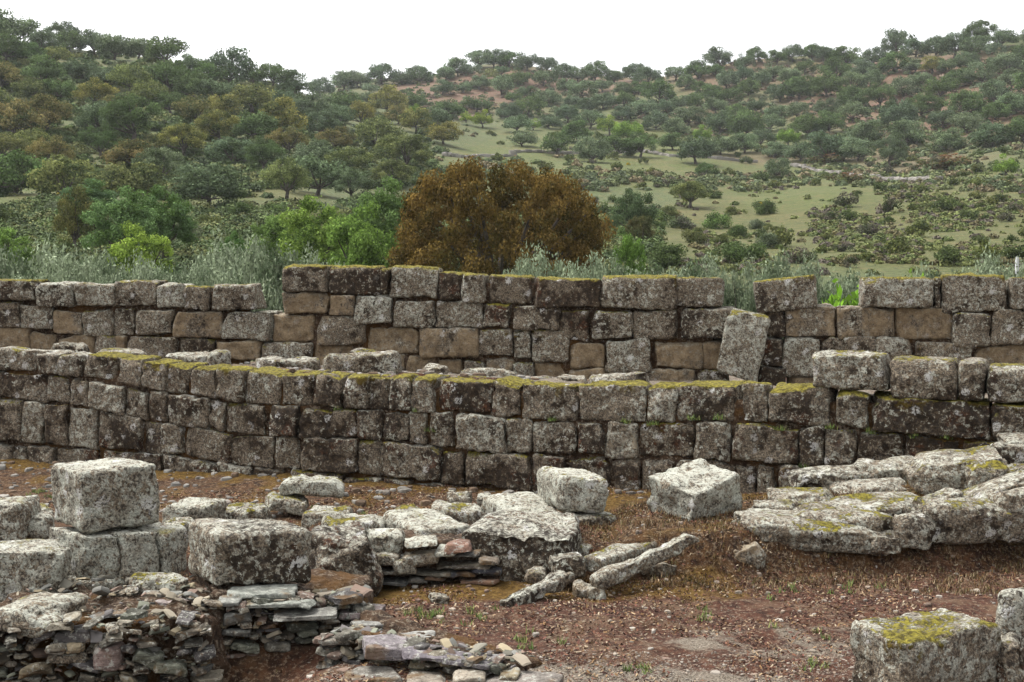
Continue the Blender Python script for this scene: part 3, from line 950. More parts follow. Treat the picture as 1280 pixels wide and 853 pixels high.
# outcrop of boulders on the right bank
OUT = 'lichen boulders heaped on the right bank'
outcrop = [
    (922, 1113, 636, 676, 11.7, .75, -3, .35, .35, 'longest flat boulder at the front lip of the earth bank'),
    (1000, 1110, 632, 664, 11.85, .6, -6, .3, .55, 'moss-streaked slab lying on the longest flat boulder'),
    (898, 952, 640, 676, 11.9, .5, 4, .35, .15, 'grey boulder at the left end of the heap, by the wedge stone'),
    (970, 1047, 611, 640, 12.4, .5, 2, .35, .65, 'yellow-mossed boulder behind the longest flat boulder'),
    (996, 1082, 585, 614, 13.0, .5, 6, .35, .05, 'pale humped boulder against the terrace wall'),
    (1020, 1149, 615, 654, 12.15, .6, 3, .35, .55, 'broad boulder with moss on its front, behind the moss-streaked slab'),
    (1055, 1132, 598, 621, 12.7, .5, 2, .35, .1, 'flat pale boulder below the humped one'),
    (1076, 1162, 571, 603, 13.0, .5, 4, .35, .1, 'wedge-shaped boulder left of the biggest one, near the terrace wall'),
    (1142, 1246, 553, 628, 12.55, .7, 12, .3, .4, 'biggest upright boulder of the heap, with bluish lichen on its face'),
    (1239, 1300, 553, 581, 13.0, .4, 0, .3, .1, 'flat stone at the right edge near the terrace wall'),
    (1255, 1300, 543, 556, 13.1, .4, 0, .3, .1, 'topmost thin stone at the right edge'),
    (1210, 1254, 583, 611, 12.35, .3, 0, .42, 1.0, 'small boulder wholly covered by yellow moss'),
    (1157, 1206, 608, 634, 12.0, .3, 20, .35, .2, 'small tilted stone in front of the biggest boulder'),
    (1178, 1284, 596, 634, 12.0, .4, 20, .3, .25, 'long slab slanting up to the right edge'),
    (1118, 1160, 640, 668, 11.7, .3, -6, .3, .2, 'small rounded stone filling the gap right of the longest flat boulder'),
    (1046, 1082, 604, 624, 12.75, .3, 5, .3, .0, 'small grey stone between the mossed boulder and the flat pale one'),
    (1196, 1238, 632, 652, 11.9, .25, 8, .3, .2, 'small stone on top of the overhanging slab'),
    (1206, 1256, 566, 590, 12.75, .3, -8, .3, .1, 'tilted stone right of the biggest upright boulder'),
    (1232, 1290, 580, 606, 12.6, .35, 12, .3, .3, 'blocky stone above the long slanting slab at the right edge'),
    (942, 985, 624, 644, 12.2, .3, 0, .3, .2, 'small stone behind the left end of the longest flat boulder'),
    (1156, 1260, 626, 658, 11.75, .45, -2, .3, .45, 'flat overhanging slab at the right end of the bank lip'),
    (1240, 1310, 608, 662, 11.75, .5, 0, .35, .15, 'grey boulder at the right edge above the bank'),
]
for i, (x0, x1, y0, y1, Yv, dp, rl, rr, ms, lab) in enumerate(outcrop):
    rock('boulder', x0 - 2, x1 + 2, y0 - 1, y1 + 1, Yv, dp * .8, 300 + i * 7, (.08, .40, .60, ms * .5), yaw=random.uniform(-12, 12), roll=rl + random.uniform(-3, 3), pitch=random.uniform(2, 10), ell=True, cuts=3, warp=.10, amp=.016,
         label=lab, cat='boulder', group=OUT, sink=.09 if i in (0, 15) else .12, cutdepth=.12, hk=.6)

# blocks at the lower right corner
top_block('granite_block', (1132, 799), (1058, 773), (1254, 775), 7.9, .6, 90, (.22, .42, .66, .34),
          'big foreground block with yellow moss on its top, at the lower right', r=.06, amp=.016, res=.02)
top_block('granite_block', (1247, 744), (1243, 735), (1330, 744), 8.9, .55, 91, (.15, .3, .8, .05), 'tall pale block cut off by the right edge behind the mossy one', r=.06)
rock('boulder', 1238, 1275, 785, 880, 8.25, .35, 92, (.05, .6, .5, .2), label='dark stone wedged between the mossy block and the right edge', cat='boulder')


# ------------------------------------------------------------------ drystone and rubble walls
SL = [(.20, .19, .17), (.24, .21, .18), (.17, .17, .17), (.22, .16, .14), (.27, .23, .17), (.15, .14, .15), (.28, .25, .21), (.19, .20, .17)]
SL = [(a * .92, b_ * .90, c_ * .80) for a, b_, c_ in SL]


def slab_stone(parent, px0, px1, py0, py1, Y, dep, seed, color, name='stone', yaw=0, roll=0, cuts=6, r=.22, mat=None, amp=.010):
    return rock(name, px0, px1, py0, py1, Y, dep, seed, color, yaw, roll, 0, r, amp, .05, cuts, mat or SLATE, parent, max(.012, (px1 - px0) * Y / F / 10), .1)


dw = empty('drystone_wall', at(550, 740, 11.2))
tag(dw, 'low drystone wall of thin dark slates and rounded stones between two rough blocks', 'wall')
for i, (x0, x1, y0, y1, kd, c) in enumerate([
    (504, 546, 668, 684, 'r', (.03, .05, .95, 0)), (545, 570, 680, 698, 'r', (.05, .15, .8, 0)), (557, 589, 672, 693, 's', (.26, .15, .11)),
    (463, 500, 684, 709, 'r', (.3, .3, .6, .1)), (491, 519, 691, 721, 'r', (.1, .3, .7, .1)), (503, 549, 683, 709, 'r', (.5, .2, .55, .1)),
    (548, 620, 694, 711, 's', (.22, .19, .14)), (563, 594, 708, 721, 's', (.055, .055, .065)), (592, 625, 704, 718, 's', (.06, .06, .07)),
    (578, 626, 716, 728, 's', (.25, .15, .10)), (570, 611, 727, 741, 's', (.20, .19, .18)), (472, 512, 719, 733, 's', (.14, .14, .13)),
    (511, 537, 717, 729, 's', (.22, .2, .17)), (533, 560, 711, 724, 's', (.23, .15, .10)), (566, 600, 684, 697, 's', (.18, .17, .15)),
    (600, 626, 690, 705, 's', (.2, .16, .12)), (520, 570, 708, 717, 's', (.2, .18, .14)), (540, 575, 724, 739, 's', (.2, .15, .11)),
    (474, 500, 706, 720, 's', (.2, .17, .13)), (500, 540, 729, 742, 's', (.17, .15, .12)), (566, 610, 700, 712, 's', (.17, .14, .11)),
    (472, 505, 731, 744, 's', (.13, .11, .1)), (608, 630, 728, 742, 's', (.18, .16, .14))]):
    slab_stone(dw, x0, x1, y0, y1, 11.15 + random.uniform(-.05, .06), .3, 500 + i, c, 'stone', random.uniform(-8, 8), random.uniform(-4, 4),
               r=.45 if kd == 'r' else .18, mat=STONE if kd == 'r' else SLATE, cuts=3 if kd == 'r' else 6)
fc = [at(462, 752, 11.36), at(632, 748, 11.36), at(632, 680, 11.36), at(462, 680, 11.36)]
hex_block('earth_core', fc + [v + np.array([0, .4, 0]) for v in fc], EARTH, dw, 560, (1, 1, 1, 1), .05, .04, .02, .04, 0)


def rubble_face(w, pa, pb, zb, zt, n_max, seed, nrm, chips=420, topdep=1.0):
    """irregular stones bedded in the earth face from plan point pa to pb between two heights"""
    rs = np.random.default_rng(seed)
    pa, pb = np.array(pa), np.array(pb)
    Lw = np.linalg.norm(pb - pa)
    tv = (pb - pa) / Lw
    ang = math.degrees(math.atan2(tv[1], tv[0]))
    spots, k = [], 0
    for _ in range(6000):
        if k >= n_max: break
        wd = rs.uniform(.06, .14) if rs.random() < .5 else rs.uniform(.13, .30)
        hh = max(.018, min(wd * rs.uniform(.14, .42), .085))
        sx_, zz = rs.uniform(-.08, Lw), rs.uniform(zb, zt + .01)
        if any(abs(sx_ - a) < (wd + b) * .47 and abs(zz - c) < (hh + d) * .47 for a, b, c, d in spots): continue
        spots.append((sx_, wd, zz, hh))
        L = np.array([wd, rs.uniform(.14, .24), hh])
        p, Fc = round_box(L, L.min() * rs.uniform(.12, .42), max(.011, wd / 12), seed * 7 + k, .009, .025, 7, .16, 4)
        c = pa + tv * sx_
        ctr = np.array([c[0], c[1], zz]) + np.array([nrm[0], nrm[1], 0]) * rs.uniform(-.06, .035)
        granite = rs.random() < .22
        col = (.35, .45, .45, .05) if granite else (*(np.array(SL[rs.integers(len(SL))]) * rs.uniform(.6, 1.25)), 1)
        link('stone', mesh_of('stone', p, Fc, STONE if granite else SLATE), w, ctr - np.array(w.location),
             Euler((R(rs.uniform(-12, 12)), R(rs.normal(0, 9)), R(ang + rs.uniform(-18, 18)))), color=col)
        k += 1
    # loose chips set in the earth between the stones and on top
    V, Fs, T, nb = [], [], [], 0
    for i in range(chips):
        c = pa + tv * rs.uniform(-.1, Lw)
        k_ = rs.uniform(.4, .9) if rs.random() < .8 else rs.uniform(1, 2.4)
        L = np.array([rs.uniform(.02, .08), rs.uniform(.02, .05), rs.uniform(.007, .018)]) * k_
        p, Fc = round_box(L, L.min() * .3, 1, seed + i, .003, .01, 5, .18, 3)
        e = Euler((rs.uniform(-.5, .5), rs.uniform(-.6, .6), rs.uniform(0, 6)))
        M = np.array(e.to_matrix())
        if i % 5 < 3:
            ctr = np.array([c[0], c[1], rs.uniform(zb, zt)]) + np.array([nrm[0], nrm[1], 0]) * rs.uniform(-.05, .03)
        else:
            ctr = np.array([c[0], c[1], zt - .005]) - np.array([nrm[0], nrm[1], 0]) * rs.uniform(.05, topdep)
        V.append(p @ M.T + ctr - np.array(w.location)); Fs.append(Fc + nb); nb += len(p)
        T.append(np.tile(np.array(SL[rs.integers(len(SL))]) * rs.uniform(.4, 1.25), (len(p), 1)))
    o = link('stone_chips', mesh_of('stone_chips', np.concatenate(V), np.concatenate(Fs), TINT, False, {'tint': np.concatenate(T)}), w)
    o['kind'] = 'stuff'


# left rubble wall (front face toward the camera)
wl = at(-15, 800, 9.0); wr = at(262, 800, 9.15)
rw = empty('rubble_wall', ((wl[0] + wr[0]) / 2, 9.1, -.3))
tag(rw, 'crumbling earth and slate rubble wall in the lower left corner', 'wall')
rubble_face(rw, (wl[0], wl[1]), (wr[0], wr[1]), -.3, .30, 95, 61, (0, -1), 620, 1.3)
fc = [np.array([wl[0] - .2, 9.12, -.35]), np.array([wr[0] + .06, 9.28, -.35]), np.array([wr[0], 9.22, .28]), np.array([wl[0] - .2, 9.08, .31])]
bk = [np.array([wl[0] - .2, 10.7, -.35]), np.array([wr[0] + .3, 10.5, -.35]), np.array([wr[0] + .3, 10.5, .20]), np.array([wl[0] - .2, 10.7, .22])]
hex_block('earth_core', fc + bk, EARTH, rw, 610, (1, 1, 1, 1), .08, .035, .035, .06, 0)

# rubble wall under the broad block
f2 = at(268, 740, 9.7); r2 = at(404, 735, 9.98); e2 = at(470, 760, 10.35)
rw2 = empty('rubble_wall', (f2[0] + .4, 9.8, -.3))
tag(rw2, 'rubble wall of earth and flat slates under the broad pale-topped block', 'wall')
rubble_face(rw2, (f2[0] - .02, 9.52), (e2[0], 9.85), -.3, .28, 96, 63, (.1, -1), 520, .2)
fc = [np.array([f2[0] - .03, 9.6, -.35]), np.array([e2[0], 9.95, -.35]), np.array([e2[0] - .05, 10.05, .22]), np.array([f2[0] - .02, 9.62, .335])]
bk = [np.array([f2[0] - .35, 10.6, -.35]), np.array([e2[0], 10.9, -.35]), np.array([e2[0] - .05, 10.9, .22]), np.array([f2[0] - .35, 10.6, .335])]
hex_block('earth_core', fc + bk, EARTH, rw2, 611, (1, 1, 1, 1), .06, .035, .03, .04, 0)

p3 = at(418, 800, 9.25); q3 = at(640, 840, 8.60)
rw3 = empty('rubble_wall', ((p3[0] + q3[0]) / 2, 9.0, -.2))
tag(rw3, 'low collapsed tail of rubble and slates running down to the bottom edge', 'wall')
rubble_face(rw3, (p3[0], p3[1]), (q3[0], q3[1]), -.2, .14, 70, 65, (-.5, -.85), 420, .3)
fc = [np.array([p3[0], p3[1] + .05, -.3]), np.array([q3[0], q3[1] + .05, -.3]), np.array([q3[0], q3[1] + .12, .08]), np.array([p3[0], p3[1] + .10, .20])]
bk = [np.array([p3[0] + .25, p3[1] + .7, -.3]), np.array([q3[0] + .25, q3[1] + .5, -.3]), np.array([q3[0] + .2, q3[1] + .45, .03]), np.array([p3[0] + .2, p3[1] + .6, .16])]
hex_block('earth_core', fc + bk, EARTH, rw3, 612, (1, 1, 1, 1), .06, .03, .03, .05, 0)

SLG = 'loose slates lying by the rubble walls'


def slate(px0, px1, py0, py1, Y, dep, seed, color, label, yaw=0, roll=0, r=.2):
    o = rock('slate_slab', px0, px1, py0, py1, Y, dep, seed, (*color, 1), yaw, roll, 0, r, .007, .05, 6, SLATE, None, .018, .1)
    return tag(o, label, 'slab', SLG)


slate(286, 368, 731, 748, 9.62, .34, 700, (.30, .31, .27), 'grey-green slate right under the broad pale-topped block', 4)
slate(304, 394, 744, 759, 9.52, .32, 701, (.27, .28, .24), 'long slate below the grey-green one', -6)
slate(274, 302, 743, 757, 9.5, .2, 702, (.28, .28, .25), 'short slate at the corner of the rubble wall')
slate(336, 424, 752, 776, 9.45, .34, 703, (.26, .25, .22), 'thick weathered slate on the rubble wall', 5, 2)
slate(422, 480, 753, 775, 9.7, .28, 704, (.26, .21, .20), 'purplish slate block at the right end of the rubble wall', -4)
slate(436, 490, 772, 784, 9.5, .22, 705, (.30, .29, .26), 'thin pale slate beneath the purplish block', 6)
slate(402, 438, 788, 808, 9.2, .2, 706, (.25, .22, .18), 'brown slate sunk in the rubble slope', 10)
slate(455, 512, 790, 828, 8.85, .32, 707, (.30, .265, .27), 'broad purplish slate near the bottom edge, lichen spotted', 12, -6)
slate(505, 578, 806, 830, 8.75, .28, 708, (.235, .205, .22), 'violet slate in the middle of the bottom row', -8, -4)
slate(560, 626, 812, 834, 8.65, .3, 709, (.20, .183, .19), 'dark violet slate with a pointed right end', -20, -2, .12)
slate(500, 542, 788, 806, 9.2, .2, 710, (.32, .31, .28), 'thin grey slate behind the violet ones', 5)
slate(545, 565, 803, 815, 9.05, .14, 711, (.32, .29, .24), 'small pale slate behind the dark violet one')
slate(510, 560, 838, 866, 8.5, .3, 712, (.28, .24, .19), 'brown slate at the bottom edge, left of the round pale stones', 3)
slate(566, 606, 834, 860, 8.45, .22, 713, (.36, .31, .24), 'pale tan stone at the bottom edge below the violet slates', 0, 0, .42)
slate(604, 700, 842, 872, 8.35, .35, 714, (.25, .22, .19), 'wide flat slate at the bottom edge, farthest right of the row', -5)
slate(432, 500, 832, 866, 8.6, .3, 715, (.22, .20, .17), 'dark slate at the bottom edge, farthest left of the row', 8)
slate(112, 160, 758, 778, 9.3, .22, 720, (.28, .28, .26), 'flat grey slate on top of the left rubble wall', 6, 6)
slate(95, 122, 775, 790, 9.15, .2, 721, (.32, .31, .28), 'light slate at the front lip of the left rubble wall', -12)
slate(148, 166, 772, 786, 9.2, .14, 722, (.40, .36, .28), 'pale roundish stone on top of the left rubble wall', 0, 0, .4)
slate(195, 236, 744, 764, 9.7, .25, 723, (.36, .30, .28), 'pinkish stone at the back of the left rubble wall', 0, 0, .35)
slate(182, 228, 734, 748, 9.9, .2, 724, (.38, .38, .34), 'pale slate in front of the boulder at the pier foot', 4)
slate(140, 185, 752, 768, 9.6, .24, 725, (.30, .28, .24), 'thin slate lying between pier and left rubble lip', -4)
slate(238, 262, 766, 782, 9.3, .14, 726, (.26, .24, .2), 'small dark stone near the mossy inner corner', 0, 0, .4)
slate(118, 152, 800, 840, 8.97, .18, 727, (.30, .22, .19), 'reddish square stone set in the left rubble face', 3, 0, .3)
slate(84, 106, 798, 818, 8.95, .12, 728, (.42, .34, .22), 'round tan cobble set in the left rubble face', 0, 0, .48)
slate(60, 82, 803, 818, 8.95, .12, 729, (.38, .36, .30), 'egg-shaped pale cobble left of the round tan one', 0, 0, .45)

# rubble on top of the terrace
RB = 'weathered stones lying on the terrace between the walls'
for i, (x0, x1, y0, y1, Yv, lab) in enumerate([
    (408, 500, 438, 462, 17.6, 'long humped stone lying on the terrace, left of centre'),
    (438, 474, 434, 446, 18.2, 'short stone behind the long humped one on the terrace'),
    (740, 812, 460, 482, 15.6, 'grey loaf-shaped stone lying on the terrace edge right of centre'),
    (695, 738, 466, 481, 15.9, 'flat grey stone left of the loaf-shaped one'),
    (660, 690, 467, 480, 16.2, 'small low stone on the terrace behind the mossy coping'),
    (835, 905, 474, 484, 15.2, 'thin flat stone on the terrace below the leaning block'),
    (68, 108, 424, 440, 18.9, 'grey cap stone on the terrace near the left end'),
    (120, 180, 434, 447, 18.4, 'flat mossy stone on the left of the terrace'),
    (200, 262, 438, 454, 18.0, 'lichen stone lying on the terrace left of the wall gap'),
    (262, 285, 434, 452, 18.0, 'small roundish tan stone on the left terrace'),
    (325, 398, 442, 456, 17.9, 'broad low stone on the terrace before the rear wall corner'),
    (530, 560, 452, 466, 17.0, 'small grey stone on the terrace before tan blocks'),
    (575, 640, 456, 474, 16.8, 'heap-like low stone on the terrace, centre')]):
    rock('boulder', x0, x1, y0 + 4, y1 + 2, Yv, .45, 800 + i * 3, (.2, .40, .58, .12), yaw=random.uniform(-10, 10), r=.4, cuts=5, label=lab, cat='boulder', group=RB, sink=.12)


# ------------------------------------------------------------------ loose cover on the ground (uncountable)
def cards(n, pts, size, rs, tilt=.5, aspect=(1, 1)):
    """n small tilted quads at pts"""
    a = rs.uniform(0, 2 * np.pi, n)
    ux = np.stack([np.cos(a), np.sin(a), rs.normal(0, tilt, n)], 1)
    ux /= np.linalg.norm(ux, axis=1, keepdims=True)
    w = rs.normal(size=(n, 3)) * tilt + np.array([0, 0, 1])
    uy = np.cross(w, ux)
    uy /= np.linalg.norm(uy, axis=1, keepdims=True)
    s = size[:, None]
    ux, uy = ux * s * aspect[0] / 2, uy * s * aspect[1] / 2
    V = np.stack([pts - ux - uy, pts + ux - uy, pts + ux + uy, pts - ux + uy], 1).reshape(-1, 3)
    return V, np.arange(4 * n).reshape(n, 4)


rs = np.random.default_rng(5)


def pts_on_ground(n, x0, x1, y0, y1, dz=.006):
    x = rs.uniform(x0, x1, n)
    y = y0 + (y1 - y0) * rs.uniform(0, 1, n)
    return np.stack([x, y, z_near(x, y) + dz], 1)


# leaf litter and dry sedum
N = 120000
P = pts_on_ground(N, -6.5, 6, 7.9, 15.5, .008)
keep = vnoise(P * 1.7, 8) + .35 * vnoise(P * 6, 9) > -.25
s_ = (P[:, 0] - A_[0]) * WN[0] + (P[:, 1] - A_[1]) * WN[1]
P = P[keep & (s_ < .05)]
N = len(P)
V, Fc = cards(N, P, rs.uniform(.006, .020, N), rs, .55, (1.5, .6))
pal = np.array([(.13, .055, .04), (.17, .08, .05), (.10, .05, .03), (.28, .20, .12), (.22, .13, .06), (.06, .028, .022), (.05, .025, .02), (.30, .24, .165)])
T = np.repeat(pal[rs.integers(0, len(pal), N)] * rs.uniform(.6, 1.25, (N, 1)), 4, 0)
o = link('leaf_litter', mesh_of('leaf_litter', V, Fc, TINT, False, {'tint': T}))
tag(o, 'dry reddish litter scattered over the earth ground', 'litter', kind='stuff')


def pebbles(name, n, region, smin, smax, pal, label, powr=3):
    P = pts_on_ground(n, *region, 0)
    sz = smin + (smax - smin) * rs.uniform(0, 1, n) ** powr
    base, Fb = round_box((1, 1, .7), .3, .45, 3, .0, .1, 3, .2, 3)
    nb = len(base)
    a = rs.uniform(0, 6.28, n)
    st = rs.uniform(.6, 1.3, (n, 3))
    V = base[None] * st[:, None] * sz[:, None, None]
    c, s = np.cos(a)[:, None], np.sin(a)[:, None]
    V = np.stack([V[..., 0] * c - V[..., 1] * s, V[..., 0] * s + V[..., 1] * c, V[..., 2]], -1) + P[:, None]
    Fc = (Fb[None] + (np.arange(n) * nb)[:, None, None]).reshape(-1, 4)
    T = np.repeat(np.array(pal)[rs.integers(0, len(pal), n)] * rs.uniform(.6, 1.2, (n, 1)), nb, 0)
    o = link(name, mesh_of(name, V.reshape(-1, 3), Fc, TINT, False, {'tint': T}))
    tag(o, label, 'gravel', kind='stuff')


GP = [(.25, .21, .165), (.20, .16, .125), (.24, .21, .175), (.15, .105, .08), (.21, .16, .12)]
pebbles('gravel', 9000, (-1.2, 2.6, 7.9, 9.3), .006, .022, GP, 'pale fine gravel patch on the red earth')
pebbles('pebbles', 1400, (-1.6, 5.5, 8.2, 12.2), .012, .06, GP + [(.30, .27, .23)], 'scattered pebbles on the red earth and bank', 5)
pebbles('rubble', 2600, (-7.5, 1.5, 14.2, 20.5), .012, .13, [(.2, .19, .17), (.25, .23, .2), (.15, .13, .11), (.13, .09, .06)], 'small rubble on the ground and terrace along the walls', 3)


def blades(cs, nper, h0, h1, spread, pal):
    Vs, Ts = [], []
    for c in cs:
        n = nper
        b = np.stack([rs.normal(0, spread, n), rs.normal(0, spread, n), np.zeros(n)], 1) + c
        a = rs.uniform(0, 6.28, n)
        hh = rs.uniform(h0, h1, n)
        lean = np.stack([np.cos(a), np.sin(a), np.zeros(n)], 1) * (hh * rs.uniform(.2, .9, n))[:, None]
        tip = b + lean + np.array([0, 0, 1]) * hh[:, None]
        sd = np.stack([-np.sin(a), np.cos(a), np.zeros(n)], 1) * .004
        Vs.append(np.stack([b - sd, b + sd, tip + sd * .2, tip - sd * .2], 1).reshape(-1, 3))
        Ts.append(np.repeat(np.array(pal)[rs.integers(0, len(pal), n)] * rs.uniform(.7, 1.2, (n, 1)), 4, 0))
    V = np.concatenate(Vs)
    return V, np.arange(len(V)).reshape(-1, 4), np.concatenate(Ts)


cs = []
for px, py, nn, sp in ((660, 805, 7, .10), (800, 838, 5, .06), (540, 775, 7, .10), (515, 772, 4, .06), (470, 790, 4, .1), (1010, 835, 4, .08), (600, 780, 4, .12), (1000, 790, 3, .1), (1050, 735, 5, .15),
                       (1185, 700, 4, .1), (980, 745, 4, .12), (65, 618, 8, .15), (30, 640, 6, .2), (725, 650, 8, .25), (800, 655, 5, .1), (420, 640, 8, .3), (560, 770, 4, .1), (860, 770, 4, .2)):
    c = at_z(px, py, 0)
    c[1] = min(c[1], 16.5)
    for _ in range(nn):
        q = c + np.array([rs.normal(0, sp), rs.normal(0, sp), 0])
        q[2] = float(z_near(q[:1], q[1:2])[0])
        cs.append(q)
for px, py in ((780, 529), (868, 524), (900, 524), (816, 531), (1035, 536), (1146, 546), (975, 538), (1005, 586), (520, 515), (538, 540), (423, 512), (690, 525), (1090, 541), (1180, 549)):
    for _ in range(3):
        cs.append(plane_hit(px + random.uniform(-5, 5), py + random.uniform(-2, 2), A_, WN, -.01))
V, Fc, T = blades(cs, 16, .015, .055, .02, [(.13, .19, .05), (.20, .22, .07), (.09, .14, .04)])
o = link('grass', mesh_of('grass', V, Fc, TINT, False, {'tint': T}))
tag(o, 'small green grass tufts scattered on the red earth', 'grass', kind='stuff')
cs = []
for _ in range(1100):
    q = np.array([rs.uniform(.3, 5.5), rs.uniform(11.0, 13.2), 0])
    q[2] = float(z_near(q[:1], q[1:2])[0])
    cs.append(q)
for _ in range(160):
    q = np.array([rs.uniform(-6.5, 2), rs.uniform(8.3, 15.5), 0])
    q[2] = float(z_near(q[:1], q[1:2])[0])
    cs.append(q)
V, Fc, T = blades(cs, 22, .008, .045, .045, [(.20, .13, .07), (.15, .085, .035), (.10, .085, .03), (.26, .20, .12), (.06, .035, .02), (.05, .03, .018)])
o = link('dry_grass', mesh_of('dry_grass', V, Fc, TINT, False, {'tint': T}))
tag(o, 'dry grass and rootlets covering the earth bank', 'grass', kind='stuff')


# ------------------------------------------------------------------ trees and shrubs
def leaf_cloud(clumps, per, size, rs, flat=.8, outb=.9, asp=(1.0, .75), shell=.55, upb=.0):
    """leaf cards on the skins of a set of clumps (cx, cy, cz, radius)"""
    Vs, lv, cl = [], [], []
    for c in clumps:
        n = int(per * (c[3] ** 2) / (np.mean([k[3] for k in clumps]) ** 2))
        d = rs.normal(size=(n, 3)); d /= np.linalg.norm(d, axis=1, keepdims=True)
        rad = (shell + (1 - shell) * rs.uniform(0, 1, n) ** .6) * (1 + .25 * rs.normal(size=n) * .5)
        lump = 1 + .30 * vnoise(d * 2.6 + c[0] * 9 + c[2] * 5, 3)
        p = d * (rad * lump)[:, None] * c[3] * np.array([1, 1, flat]) + np.array(c[:3])
        nr = d * outb + rs.normal(size=(n, 3)) * .55 + np.array([0, 0, upb])
        nr /= np.linalg.norm(nr, axis=1, keepdims=True)
        t = rs.normal(size=(n, 3))
        ux = np.cross(nr, t); ux /= np.linalg.norm(ux, axis=1, keepdims=True)
        uy = np.cross(nr, ux)
        s = (size * rs.uniform(.6, 1.4, n))[:, None]
        ux, uy = ux * s * asp[0] / 2, uy * s * asp[1] / 2
        Vs.append(np.stack([p - ux, p - uy, p + ux, p + uy], 1).reshape(-1, 3))
        lv.append(np.repeat(rs.uniform(0, 1, n), 4))
        cv = np.clip(.55 + rs.normal(0, .30) + rs.normal(0, .20, n), 0, 1)
        cl.append(np.repeat(cv, 4))
    V = np.concatenate(Vs)
    return V, np.arange(len(V)).reshape(-1, 4), np.concatenate(lv), np.concatenate(cl)


def tubes(paths, seg=6):
    """tapered tubes along polylines [(point, radius), ...]"""
    V, Fc, nb = [], [], 0
    for path in paths:
        pts = np.array([p for p, _ in path], float)
        for i, (p, r) in enumerate(path):
            t = pts[min(i + 1, len(pts) - 1)] - pts[max(i - 1, 0)]
            t = t / (np.linalg.norm(t) + 1e-9)
            a = np.cross(t, (0.31, .95, .05)); a /= np.linalg.norm(a)
            b = np.cross(t, a)
            for k in range(seg):
                th = 2 * math.pi * k / seg
                V.append(np.array(p) + (a * math.cos(th) + b * math.sin(th)) * r)
        for i in range(len(path) - 1):
            for k in range(seg):
                k2 = (k + 1) % seg
                Fc.append((nb + i * seg + k, nb + i * seg + k2, nb + (i + 1) * seg + k2, nb + (i + 1) * seg + k))
        nb += len(path) * seg
    return np.array(V), np.array(Fc)


def oak_meshes(name, seed, mat, nclump=30, per=95, leaf=.085, wide=1.0, low=.15, trunk=.62, crad=.27, flat=.75, hh=.70):
    """unit oak: crown radius about 1, base at z = 0"""
    rs = np.random.default_rng(seed)
    clumps = []
    for i in range(nclump):
        th = rs.uniform(0, 6.28)
        e = rs.uniform(-low, 1) ** 1 if True else 0
        el = math.asin(max(-.4, min(1, e)))
        rad = rs.uniform(.55, .86) if rs.random() < .85 else rs.uniform(.1, .5)
        h = hh * (1 + .18 * math.sin(th * 2 + seed))
        clumps.append((math.cos(th) * math.cos(el) * rad * wide, math.sin(th) * math.cos(el) * rad * wide,
                       trunk + .22 + math.sin(el) * rad * h * 1.05, crad * rs.uniform(.7, 1.25)))
    V, Fc, lv, cl = leaf_cloud(clumps, per, leaf, rs, flat)
    crown = mesh_of(name + '_crown', V, Fc, mat, False, {'leafvar': lv, 'clump': cl})
    bend = rs.normal(0, .07, 2)
    fork = np.array([bend[0], bend[1], trunk * .62])
    paths = [[((0, 0, -.3), .11), ((bend[0] * .3, bend[1] * .3, trunk * .25), .075), (fork, .062)]]
    for c in [clumps[i] for i in rs.permutation(len(clumps))[:9]]:
        e = np.array(c[:3])
        m = fork * .45 + e * .55 + np.array([0, 0, -.06])
        paths.append([(fork, .038), (m, .022), (e, .008)])
    TV, TF = tubes(paths, 5)
    return crown, mesh_of(name + '_trunk', TV, TF, BARK)


def shrub_mesh(name, seed, mat, nclump=12, per=70, leaf=.12, flat=.8, tall=.9, asp=(1, .75)):
    rs = np.random.default_rng(seed)
    cl = []
    for i in range(nclump):
        th = rs.uniform(0, 6.28); r_ = rs.uniform(.1, .72)
        h = rs.uniform(.15, 1) * tall * (1 - .5 * r_)
        cl.append((math.cos(th) * r_, math.sin(th) * r_, h, rs.uniform(.22, .36)))
    V, Fc, lv, cv = leaf_cloud(cl, per, leaf, rs, flat, asp=asp)
    return mesh_of(name, V, Fc, mat, False, {'leafvar': lv, 'clump': cv})


OAKS = [oak_meshes('oak', 40 + i, OAK, nclump=34 + 2 * i, per=120, leaf=.080, wide=1.0 + .05 * (i % 3), low=.50 + .07 * (i % 4), trunk=.40 + .05 * (i % 4)) for i in range(8)]
OAKN = [oak_meshes('near_oak', 80 + i, OAK, nclump=52, per=210, leaf=.050, low=.42, trunk=.60, crad=.20) for i in range(4)]
GREEN = [oak_meshes('leafy', 60 + i, BROAD, nclump=78, per=210, leaf=.056, low=.95, trunk=1.15, flat=.9, crad=.185, hh=1.0) for i in range(4)]
GREENH = [oak_meshes('leafy', 70 + i, BROAD, nclump=36, per=150, leaf=.075, low=.75, trunk=.72, flat=.9, crad=.26, hh=.85) for i in range(3)]


def place_tree(name, meshes, pos, s, color, label, cat='tree', group=None, hz=1.0, rot=None):
    t = empty(name, pos)
    t.rotation_euler = (0, 0, random.uniform(0, 6.28) if rot is None else rot)
    t.scale = (s, s, s * hz)
    tag(t, label, cat, group)
    link('crown', meshes[0], t, color=(*color, 1))
    link('trunk', meshes[1], t)
    return t


TINTS = {'d': (.125, .185, .070), 'o': (.215, .235, .085), 'g': (.190, .250, .140), 'b': (.235, .195, .078), 'y': (.285, .265, .080), 'v': (.20, .30, .06), 'f': (.135, .185, .110), 'l': (.30, .37, .07)}


def jit(c, s=.12):
    k = random.uniform(1 - s, 1 + s)
    return tuple(v * k * random.uniform(1 - s * .4, 1 + s * .4) for v in c)


